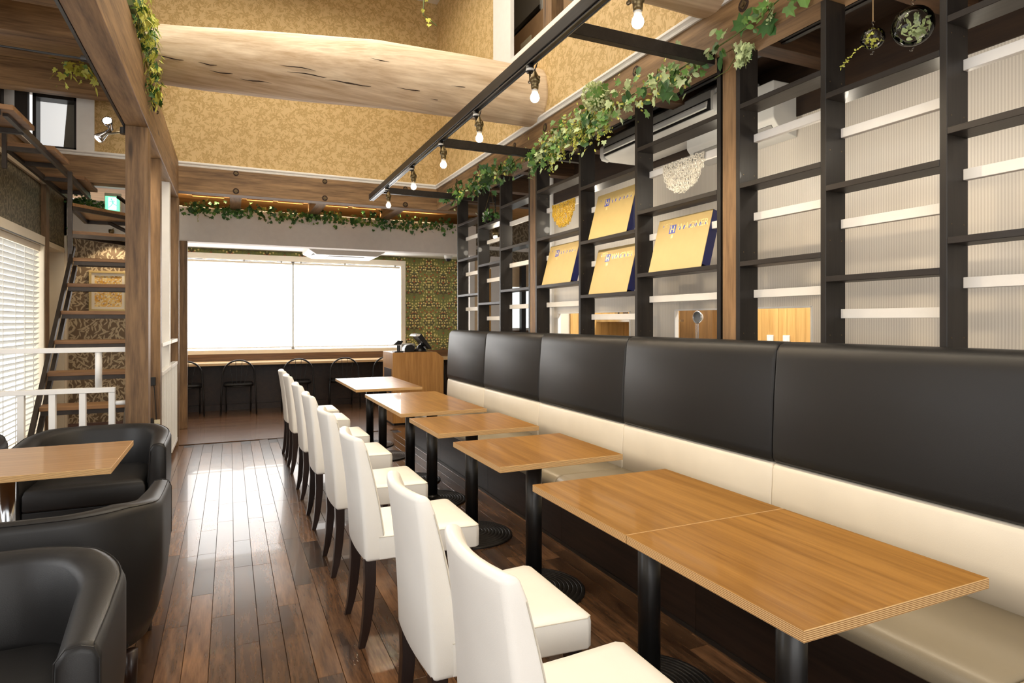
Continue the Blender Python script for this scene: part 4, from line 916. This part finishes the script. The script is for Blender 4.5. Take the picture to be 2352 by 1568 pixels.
# passage lamps behind the lattice; those fully behind posts are added to light it
for i, (y, x) in enumerate(((.85, 2.75), (1.59, 2.70), (2.14, 2.72), (2.9, 2.72), (4.47, 2.72), (5.5, 2.72), (6.41, 2.70))):
    T = thing('passage_lamp', 'small spot lamp in the passage behind the lattice, %s' % ['behind the lattice edge at far right', 'half hidden by the last full upright', 'added behind the upright near the terrariums', 'added behind the near brown post', 'added behind the middle upright', 'added behind the far brown post', 'beside the hanging basket'][i], 'lamp', (x, y, 2.28), 'spot lamps behind the lattice')
    MB().tube([(x, y, 2.40), (x, y, 2.86)], .006, 8).build('stem', 'black_m', T); MB().lathe([(.02, .10), (.03, .09), (.034, .05), (.03, .02)], (x, y, 2.30), 14).build('holder', 'bronze', T, smooth=True)
    MB().lathe([(.004, 0), (.018, .005), (.024, .022), (.018, .04)], (x, y, 2.285), 12).build('bulb', 'bulb', T, smooth=True)
    L = lamp('passage_bulb_light', 'POINT', (0, 0, 0), (2.0, 2.0, 2.4, 4.5, 4.5, 4.5, 3.2)[i], SOFT, shadow_soft_size=.03); L.parent = T; L.location = (.05, 0, -.04)
pt = thing('passage_track', 'black track bar on the ceiling behind the lattice', 'light track', (2.72, 3.4, 2.86))
B(2.68, 2.745, .3, 6.7, 2.862, 2.915).build('bar', 'black_y', pt, bevel=.002, seg=1); B(2.70, 2.725, .3, 6.7, 2.855, 2.863).build('slot', 'plastic_b', pt)
for y in (.6, 2.6, 4.7, 6.6): MB().tube([(2.71, y, 2.915), (2.71, y, 2.99)], .008, 6).build('hanger', 'iron', pt)
kl = thing('kitchen_ceiling_lamp', 'bright batten lamp on the kitchen ceiling behind the hatches', 'lamp', (4.0, 4.2, 2.85))
B(3.95, 4.05, 2.2, 5.6, 2.93, 2.99).build('batten', 'plastic_w', kl); L = lamp('kitchen_light', 'AREA', (0, 0, .06), 150, (1, .95, .86), shape='RECTANGLE', size=.3, size_y=3.2); L.parent = kl
cv = thing('cove_lamp', 'slim warm lamp strip lying on top of the bulkhead', 'lamp', (1, 9.05, 2.83))
B(-.6, 3.2, 9.0, 9.04, 2.83, 2.85).build('strip', 'plastic_w', cv); L = lamp('cove_light', 'AREA', (0, -.15, .05), 14, WARM, (math.radians(150), 0, 0), shape='RECTANGLE', size=3.6, size_y=.06); L.parent = cv
sp = thing('clamp_spotlights', 'pair of lit spotlights clamped to the nearest left post', 'lamp', (-.83, 5.35, 2.7))
MB().tube([(-.665, 5.1, 2.70), (-.74, 5.2, 2.705), (-.80, 5.3, 2.72)], .008, 8).build('arm', 'bronze', sp); MB().lathe([(.025, 0), (.025, .045)], (-.68, 5.11, 2.68), 12).build('clamp', 'black_m', sp)
def spot_head(c, d):
    c = Vector(c); d = Vector(d).normalized(); m = MB(); m.tube([c-d*.05, c-d*.01, c+d*.03, c+d*.055], [.014, .018, .03, .036], 14); h = m.build('head', 'chrome', sp, smooth=True)
    MB().tube([c+d*.05, c+d*.064], [.033, .02], 14).build('lens', 'bulb', h)
spot_head((-.83, 5.33, 2.72), (-.6, -.1, -.6)); spot_head((-.80, 5.33, 2.79), (-.1, -.9, .3))
L = lamp('clamp_spot_light', 'SPOT', (-.06, -.02, -.03), 30, WARM, (math.radians(40), 0, math.radians(20)), spot_size=2.2, spot_blend=.5, shadow_soft_size=.03); L.parent = sp
pl = thing('picture_lamp', 'small warm downlight over the framed picture on the bulkhead', 'lamp', (-1.3, 8.75, 2.5))
MB().lathe([(.02, 0), (.03, .02), (.03, .05)], (-1.3, 8.80, 2.42), 14).build('head', 'bronze', pl, smooth=True); MB().tube([(-1.3, 8.80, 2.46), (-1.3, 8.94, 2.5)], .006, 6).build('arm', 'bronze', pl)
L = lamp('picture_light', 'SPOT', (0, .05, -.1), 14, WARM, (math.radians(12), 0, 0), spot_size=1.9, spot_blend=.4, shadow_soft_size=.03); L.parent = pl
rod = thing('tension_rod', 'thin black rod with a turnbuckle crossing the upper left', 'rod', (-2, 5.1, 3.16))
MB().tube([(-3.5, 5.1, 3.19), (-.93, 5.1, 3.165)], .008, 8).build('bar', 'black_m', rod); MB().tube([(-.93, 5.1, 3.165), (-.80, 5.1, 3.16)], .022, 10).build('turnbuckle', 'black_m', rod); MB().tube([(-.80, 5.1, 3.16), (-.665, 5.1, 3.16)], .008, 8).build('end_bar', 'black_m', rod)

# ------------------------------------------------------------------ books and woven decorations on the lattice
def book(yl, yr, zb, label):
    T = thing('display_book', label, 'book', (2.50, (yl+yr)/2, zb), 'gold display books on the lattice'); W = yl-yr; H_ = .349; th = .062; a = math.atan2(.09, .337)
    # local frame: u along -y (reading direction), v up the cover, n out of the cover
    O = Vector((2.468, yl, zb+.002)); u = Vector((0, -1, 0)); v = Vector((math.sin(a), 0, math.cos(a))); n = Vector((-math.cos(a), 0, math.sin(a)))
    O = O+n*0+v*.0
    def P(a_, b_, c_): return O+u*a_+v*b_+n*c_
    def slab(a0, a1, b0, b1, c0, c1): 
        m = MB(); m.add([P(a0, b0, c0), P(a1, b0, c0), P(a1, b1, c0), P(a0, b1, c0), P(a0, b0, c1), P(a1, b0, c1), P(a1, b1, c1), P(a0, b1, c1)], [(0, 3, 2, 1), (4, 5, 6, 7), (0, 1, 5, 4), (1, 2, 6, 5), (2, 3, 7, 6), (3, 0, 4, 7)]); return m
    dz = math.sin(a)*th*0
    slab(0, W, 0.016, H_, -th, -.003).build('box', 'blue_card', T)
    slab(0, W, 0, H_, -.003, 0).build('cover', 'gold_card', T)
    mt = Matrix(((u.x, v.x, n.x, 0), (u.y, v.y, n.y, 0), (u.z, v.z, n.z, 0), (0, 0, 0, 1)))
    def put(a_, b_): return Matrix.Translation(P(a_, b_, .0006)-ORG[T]) @ mt
    text_mesh('lettering', 'OTTO', .042, 'gilt_print', T, put(W*.10, H_*.825), .0005, .78)
    text_mesh('lettering', 'WAGNER', .062, 'gilt_print', T, put(W*.40, H_*.735), .0005, 1.05)
    slab(W*.255, W*.375, H_*.70, H_*.86, 0, .0008).build('emblem', 'blue_print', T)
    for q in (.275, .335): slab(W*q, W*(q+.02), H_*.72, H_*.84, .0008, .0014).build('emblem_line', 'gilt_print', T)
    slab(W*.275, W*.355, H_*.77, H_*.79, .0008, .0014).build('emblem_line', 'gilt_print', T)
    for q, wd in ((.405, .03), (.50, .028), (.60, .032), (.70, .03), (.79, .032), (.875, .022)): slab(W*q+.012, W*(q+wd*1.25)+.012, H_*.745, H_*.81, 0, .0004).build('letter_fill', 'blue_print', T)
    for q in (.11, .235): slab(W*q, W*(q+.012), H_*.835, H_*.885, 0, .0004).build('letter_fill', 'blue_print', T)
    slab(W*.315, W*.35, H_*.61, H_*.67, 0, .0008).build('small_emblem', 'gilt_print', T)
book(3.305, 2.812, 1.678, 'gold display book beside the near brown lattice post')
book(4.05, 3.555, 1.976, 'gold display book on the upper of two shelves in the middle bay')
book(4.045, 3.55, 1.566, 'gold display book on the lower of two shelves in the middle bay')
book(4.82, 4.325, 1.678, 'gold display book in the bay beside the far brown post')
def ringdeco(yc, mat, label, z0=2.352, r=.185):
    T = thing('ring_hanging', label, 'decoration', (2.53, yc, z0-.19), 'half-round ring hangings on the lattice rails'); random.seed(int(yc*100)); m = MB(); pts = []
    tries = 0
    while len(pts) < 150 and tries < 6000:
        tries += 1; y = random.uniform(-r, r); z = random.uniform(-r*1.03, .0)
        if (y/r)**2+(z/(r*1.02))**2 > 1: continue
        if any((y-a)**2+(z-b_)**2 < .0165**2 for a, b_ in pts): continue
        pts.append((y, z))
    pts += [(.97*r*math.cos(PI+PI*k/27), .97*r*math.sin(PI+PI*k/27)) for k in range(28)]
    for y, z in pts:
        an = random.uniform(0, PI); a_, b_ = random.uniform(.009, .012), random.uniform(.012, .017); x = 2.538+random.uniform(-.006, .006); ti = random.uniform(-.5, .5)
        m.tube([(x+.010*math.sin(t)*ti, yc+y+a_*math.cos(t)*math.cos(an)-b_*math.sin(t)*math.sin(an), z0+z+a_*math.cos(t)*math.sin(an)+b_*math.sin(t)*math.cos(an)) for t in [2*PI*k/10 for k in range(10)]], .0034, 4, closed=True)
    m.build('woven_rings', mat, T, stuff=True, smooth=True)
    MB().tube([(2.54, yc-r, z0+.004), (2.54, yc+r, z0+.004)], .004, 6).build('hanging_bar', mat, T)
ringdeco(3.055, 'ring_w', 'white half-round hanging of linked rings on a white rail')
ringdeco(4.565, 'ring_y', 'yellow half-round hanging of linked rings on a white rail')

# ------------------------------------------------------------------ plants
def leaf_pts(kind):
    if kind == 'ivy': return [(0, 0), (.28, -.12), (.55, .10), (.36, .30), (.48, .62), (.2, .58), (0, 1.0), (-.2, .58), (-.48, .62), (-.36, .30), (-.55, .10), (-.28, -.12)]
    if kind == 'oval': return [(0, 0), (.22, .2), (.28, .5), (.18, .8), (0, 1.0), (-.18, .8), (-.28, .5), (-.22, .2)]
    if kind == 'lobed': return [(0, 0), (.2, .05), (.5, -.1), (.42, .18), (.68, .34), (.42, .42), (.55, .72), (.26, .66), (.22, .92), (0, 1.1), (-.22, .92), (-.26, .66), (-.55, .72), (-.42, .42), (-.68, .34), (-.42, .18), (-.5, -.1), (-.2, .05)]
    return [(0, 0), (.09, .3), (.07, .7), (0, 1), (-.07, .7), (-.09, .3)]
def add_leaf(m, p, d, nrm, size, kind):
    p = Vector(p); d = Vector(d).normalized(); nrm = Vector(nrm); x = d.cross(nrm)
    if x.length < .01: x = d.cross(Vector((.3, .5, .8)))
    x.normalize(); n = x.cross(d).normalized(); pts = leaf_pts(kind); c = p+d*size*.42-n*size*.04
    vs = [c]+[p+x*a*size+d*b_*size+n*size*(.10*abs(a)-.12*b_*b_) for a, b_ in pts]; k = len(pts)
    m.add(vs, [(0, 1+i, 1+(i+1) % k) for i in range(k)])
def rv(s=1): return Vector((random.uniform(-s, s), random.uniform(-s, s), random.uniform(-s, s)))
def garland(name, label, path, specs, spread=.06, drop=.1, out=(-1, 0, 0), cat='garland', seed=1, group=None, strands=(), singles=0):
    """specs: (material, leaf kind, count, size)"""
    random.seed(seed); P = [Vector(p) for p in path]; T = thing(name, label, cat, (P[len(P)//2].x, P[len(P)//2].y, min(p.z for p in P)-.05), group); o = Vector(out)
    MB().tube(P, .005, 6).build('stem', 'stem', T)
    def at(u): f = u*(len(P)-1); i = min(int(f), len(P)-2); return P[i].lerp(P[i+1], f-i)
    for mat, kind, cnt, size in specs:
        m = MB()
        for i in range(cnt):
            q = at(random.random())+Vector((o.x*random.uniform(0, spread), random.gauss(0, spread*.35) if abs(o.x) > .5 else o.y*random.uniform(0, spread), random.gauss(-drop*.25, drop*.4)))
            if abs(o.y) > .5: q.x += random.gauss(0, spread*.4)
            add_leaf(m, q, Vector((0, 0, -.6))+rv(.9)+o*.3, o+rv(.6), size*random.uniform(.7, 1.25), kind)
        m.build('foliage', mat, T, stuff=True)
    for (u, L, mat) in strands:
        m = MB(); q = at(u)+o*.03; 
        for k in range(int(L/.010)):
            q = q+Vector((random.uniform(-.003, .003), random.uniform(-.004, .004), -.010))
            for s in (-1, 1): add_leaf(m, q, Vector((0, s, -.2))+rv(.4), o+rv(.4), .019, 'oval')
        m.build('trailing_strand', mat, T, stuff=True)
    return T
XG = 2.42
garland('ivy_garland', 'leafy garland along the far part of the right beam', [(XG, 7.05, 2.84), (XG, 6.7, 2.86), (XG, 6.3, 2.84), (XG, 5.9, 2.87), (XG, 5.55, 2.85), (XG, 5.15, 2.86)], [('green_d', 'ivy', 90, .055), ('green_m', 'ivy', 110, .045), ('green_y', 'oval', 60, .035), ('green_w', 'oval', 30, .04), ('green_d', 'lobed', 14, .12)], .10, .14, seed=5)
garland('ivy_garland', 'thick mixed garland along the middle of the right beam with yellow trails', [(XG, 4.95, 2.84), (XG, 4.6, 2.83), (XG, 4.3, 2.86), (XG, 4.0, 2.85), (XG, 3.7, 2.83), (XG, 3.4, 2.86), (XG, 3.1, 2.84), (XG, 2.8, 2.86)], [('green_m', 'ivy', 150, .05), ('green_w', 'ivy', 170, .05), ('green_d', 'oval', 50, .07), ('green_y', 'oval', 200, .026), ('green_d', 'lobed', 8, .10)], .11, .17, seed=8, strands=((.12, .16, 'green_y'), (.25, .2, 'green_y'), (.3, .22, 'green_y'), (.38, .17, 'green_y'), (.42, .15, 'green_y'), (.2, .14, 'green_y')))
garland('ivy_garland', 'yellow-green trailing cascade in the thickest part of the right beam garland', [(2.40, 4.55, 2.80), (2.39, 4.3, 2.84), (2.39, 4.05, 2.86), (2.39, 3.8, 2.84), (2.40, 3.6, 2.85)], [('green_y', 'oval', 330, .024), ('green_w', 'oval', 90, .045), ('green_m', 'oval', 60, .05)], .05, .22, seed=19, strands=tuple((k/15+.02, .10+.13*((k*7) % 5)/5, 'green_y') for k in range(15)))
# snowball bloom
sb = thing('snowball_bloom', 'round pale green snowball bloom in the middle garland', 'flower', (2.40, 3.82, 2.76)); random.seed(4); m = MB(); c = Vector((2.315, 3.70, 2.93))
for i in range(520):
    d_ = rv().normalized(); add_leaf(m, c+d_*.08, d_+rv(.5), d_, .026, 'oval')
m.build('florets', 'bloom', sb, stuff=True); MB().lathe([(.005, -.07), (.05, -.05), (.07, 0), (.05, .05), (.005, .07)], c, 12).build('core', 'green_m', sb, smooth=True)
# near garland: separate large leaves
ng = thing('ivy_garland', 'nearest garland with large separate leaves over the near brown post', 'garland', (2.42, 2.2, 2.7)); random.seed(12)
path = [Vector(p) for p in ((XG, 2.86, 2.83), (XG-.02, 2.68, 2.84), (XG-.03, 2.5, 2.845), (XG-.03, 2.3, 2.87), (XG-.02, 2.1, 2.93), (XG-.01, 1.95, 2.96), (XG, 1.8, 2.93), (XG, 1.6, 2.92))]
MB().tube(path, .004, 6).build('stem', 'stem', ng)
MB().tube([(2.42, 2.52, 2.83), (2.43, 2.50, 2.76), (2.43, 2.56, 2.71), (2.43, 2.66, 2.70)], .0025, 5).build('stem', 'stem', ng)
big = [((2.42, 2.60, 2.80), (0, .2, -1), .08, 'oval', 'green_d'), ((2.40, 2.46, 2.86), (0, -.4, .5), .12, 'lobed', 'green_d'), ((2.42, 2.42, 2.79), (0, -.3, -1), .09, 'oval', 'green_d'), ((2.42, 2.3, 2.86), (0, -.5, -.8), .10, 'lobed', 'green_d'), ((2.41, 2.08, 2.95), (0, -.2, -1), .13, 'lobed', 'green_m'), ((2.41, 2.0, 2.97), (0, -.5, -.7), .10, 'oval', 'green_d'), ((2.42, 1.86, 2.97), (0, .3, -1), .14, 'lobed', 'green_m'), ((2.42, 1.78, 2.96), (0, -.3, -1), .15, 'lobed', 'green_d'), ((2.42, 2.24, 2.82), (0, .6, -.7), .06, 'oval', 'green_d')]
for p, d_, s, k, mt in big: m = MB(); add_leaf(m, p, d_, (-1, 0, .2), s, k); m.build('leaf', mt, ng)
for i in range(80):
    u = random.random(); f = u*(len(path)-1); j = min(int(f), len(path)-2); q = path[j].lerp(path[j+1], f-j)+Vector((random.uniform(-.03, .01), random.gauss(0, .03), random.gauss(-.005, .03)))
    m = MB(); add_leaf(m, q, rv(1)+Vector((0, 0, -.3)), Vector((-1, 0, 0))+rv(.5), random.uniform(.035, .065), random.choice(['ivy', 'oval', 'ivy'])); m.build('leaf', random.choice(['green_m', 'green_w', 'green_d', 'green_m']), ng)
m = MB()
for c in ((2.40, 2.43, 2.77), (2.41, 2.44, 2.73), (2.40, 2.41, 2.75)):
    for i in range(16): add_leaf(m, Vector(c)+rv(.03), Vector((0, 0, -1))+rv(.6), Vector((-1, 0, 0))+rv(.4), .038, 'ivy')
m.build('hop_cluster', 'green_w', ng, stuff=True)
for c in ((2.41, 2.235, 2.885), (2.41, 2.27, 2.95)):
    m = MB()
    for i in range(26): t = i/25; add_leaf(m, Vector(c)+Vector((0, .03*t, -.06*t))+rv(.006), rv(1)+Vector((0, .4, -.6)), rv(1), .022*(1-.4*t), 'oval')
    m.build('hop_flower', 'green_w', ng, stuff=True)
# bulkhead ivy
bp = [(-.55+3.6*k/16, 8.90, 2.83+.015*math.sin(k*1.9)) for k in range(17)]
garland('ivy_garland', 'long ivy garland along the top edge of the white bulkhead', bp, [('green_d', 'ivy', 330, .05), ('green_m', 'ivy', 260, .04), ('green_d', 'ivy', 180, .035)], .07, .13, (0, -1, 0), seed=21, strands=((.05, .2, 'green_y'), (.52, .1, 'green_y'), (.62, .14, 'green_y'), (.66, .12, 'green_y'), (.7, .12, 'green_y'), (.6, .1, 'green_y')))
garland('ivy_garland', 'small ivy spray on the bulkhead left of the exit sign', [(-1.75, 8.90, 2.80), (-1.6, 8.9, 2.83), (-1.5, 8.9, 2.77), (-1.42, 8.9, 2.80)], [('green_d', 'ivy', 60, .04), ('green_m', 'ivy', 40, .035)], .05, .09, (0, -1, 0), seed=22)
garland('ivy_garland', 'thin ivy trailing down the cream corner trim', [(-1.77, 8.96, 2.8), (-1.765, 8.97, 2.6), (-1.765, 8.96, 2.42), (-1.765, 8.97, 2.25)], [('green_d', 'ivy', 40, .035), ('green_m', 'ivy', 30, .03)], .04, .06, (1, 0, 0), seed=23)
# hanging clump on the left beam
random.seed(31); hc = thing('hanging_fern', 'yellow-green fern clump hanging over the left beam', 'plant', (-.5, 4.9, 2.9))
for mt, n, s, k in (('green_y', 520, .05, 'blade'), ('green_m', 300, .05, 'blade'), ('green_y', 120, .05, 'ivy'), ('green_d', 90, .045, 'ivy')):
    m = MB()
    for i in range(n):
        t = random.random(); y = random.uniform(4.15, 5.25); z = 3.34-.02*random.random()-random.random()**1.2*(.20+.30*max(0, 1-abs(y-5.0)/.4)); x = -.50+random.uniform(-.05, .06)
        add_leaf(m, (x, y, z), Vector((0, 0, -1))+rv(.8), Vector((1, 0, 0))+rv(.7), s*random.uniform(.7, 1.3), k)
    m.build('foliage', mt, hc, stuff=True)
MB().tube([(-.52, 4.1, 3.17), (-.51, 4.6, 3.2), (-.5, 5.2, 3.18)], .02, 8).build('root_mass', 'stem', hc)
garland('ivy_spray', 'small yellow-green spray hanging from the lowest loft beam', [(-1.5, 7.33, 3.93), (-1.35, 7.33, 3.95), (-1.15, 7.33, 3.93)], [('green_y', 'blade', 60, .08), ('green_y', 'ivy', 40, .07), ('green_m', 'ivy', 14, .06)], .08, .22, (0, -1, 0), cat='plant', seed=33)
garland('ivy_spray', 'tiny star leaf sprig hanging high before the far wall corner', [(1.72, 5.9, 5.5), (1.74, 5.9, 4.9), (1.72, 5.9, 4.36), (1.78, 5.9, 4.33), (1.86, 5.9, 4.28)], [('green_y', 'ivy', 9, .05)], .02, .12, (0, -1, 0), cat='plant', seed=34)
# glass terrariums
def orb(c, r, cord_top, label, tail):
    T = thing('glass_terrarium', label, 'terrarium', (c[0], c[1], c[2]-r), 'glass terrariums in the lattice'); c = Vector(c); random.seed(int(r*1000))
    prof = [(.004, -r)]+[(r*math.sin(a), -r*math.cos(a)) for a in [PI*k/14 for k in range(1, 14)]]+[(.004, r)]
    MB().lathe(prof, c, 28).build('globe', 'glass', T, smooth=True)
    MB().tube([c+Vector((0, 0, r)), c+Vector((0, 0, r+.012)), c+Vector((0, .008, r+.02)), c+Vector((0, 0, r+.028)), c+Vector((0, -.008, r+.02))], .003, 6).build('glass_loop', 'glass', T, smooth=True)
    MB().tube([c+Vector((0, 0, -r)), c+Vector((0, -.002, -r-.012)), c+Vector((0, .004, -r-.02)), c+Vector((0, .012, -r-.016))], .003, 6).build('glass_hook', 'glass', T, smooth=True)
    MB().tube([c+Vector((0, 0, r+.024)), (c.x, c.y, cord_top)], .003, 6).build('cord', 'jute', T)
    w_ = Vector((-.75, .55, .25)).normalized(); a_ = w_.cross(Vector((0, 0, 1))).normalized(); b_ = a_.cross(w_)
    MB().tube([c+w_*r*.86+(a_*math.cos(t)+b_*math.sin(t))*r*.52 for t in [2*PI*k/24 for k in range(24)]], .0018, 5, closed=True).build('opening_rim', 'glass', T, smooth=True)
    m = MB()
    for i in range(60 if not tail else 34):
        q = c+rv(1).normalized()*r*.78*random.random()**.5+Vector((0, 0, -.012)); add_leaf(m, q, rv(1), rv(1), r*.36, 'oval')
    m.build('foliage', 'green_y' if tail else 'green_w', T, stuff=True)
    if tail:
        m = MB(); q = c+Vector((-.02, .03, -.02))
        for i in range(16):
            q = q+Vector((-.001, .006, -.003-.002*(i > 6))); add_leaf(m, q, rv(1), (-1, 0, 0), .012, 'oval'); add_leaf(m, q, rv(1), (-1, 0, 0), .012, 'oval')
        m.build('trailing_strand', 'green_y', T, stuff=True)
orb((2.52, 1.797, 2.58), .047, 2.99, 'small glass globe terrarium with a trailing bead plant', True)
orb((2.52, 1.625, 2.558), .078, 2.99, 'larger glass globe terrarium filled with pale green leaves', False)
hb = thing('hanging_basket', 'small flower basket on chains in a far lattice bay', 'basket', (2.52, 6.1, 2.40)); random.seed(41); c = Vector((2.52, 6.10, 2.47))
MB().lathe([(.03, -.07), (.07, -.045), (.09, 0), (.085, .004)], c, 16).build('bowl', 'iron', hb)
for k in range(3): a = 2*PI*k/3+.5; MB().tube([c+Vector((.085*math.cos(a), .085*math.sin(a), 0)), c+Vector((0, 0, .30))], .002, 5).build('chain', 'bronze', hb)
MB().tube([c+Vector((0, 0, .3)), c+Vector((0, 0, .345))], .002, 5).build('chain', 'bronze', hb)
for mt, n in (('green_d', 70), ('green_m', 60)):
    m = MB()
    for i in range(n): add_leaf(m, c+Vector((random.gauss(0, .05), random.gauss(0, .06), random.uniform(-.05, .05))), rv(1), rv(1), .04, 'ivy')
    m.build('foliage', mt, hb, stuff=True)
m = MB()
for i in range(5):
    q = c+Vector((-.06, random.uniform(-.08, .08), random.uniform(.01, .05)))
    for k in range(6): add_leaf(m, q, Vector((0, math.cos(k), math.sin(k))), (-1, 0, 0), .018, 'oval')
m.build('blossom', 'white', hb)
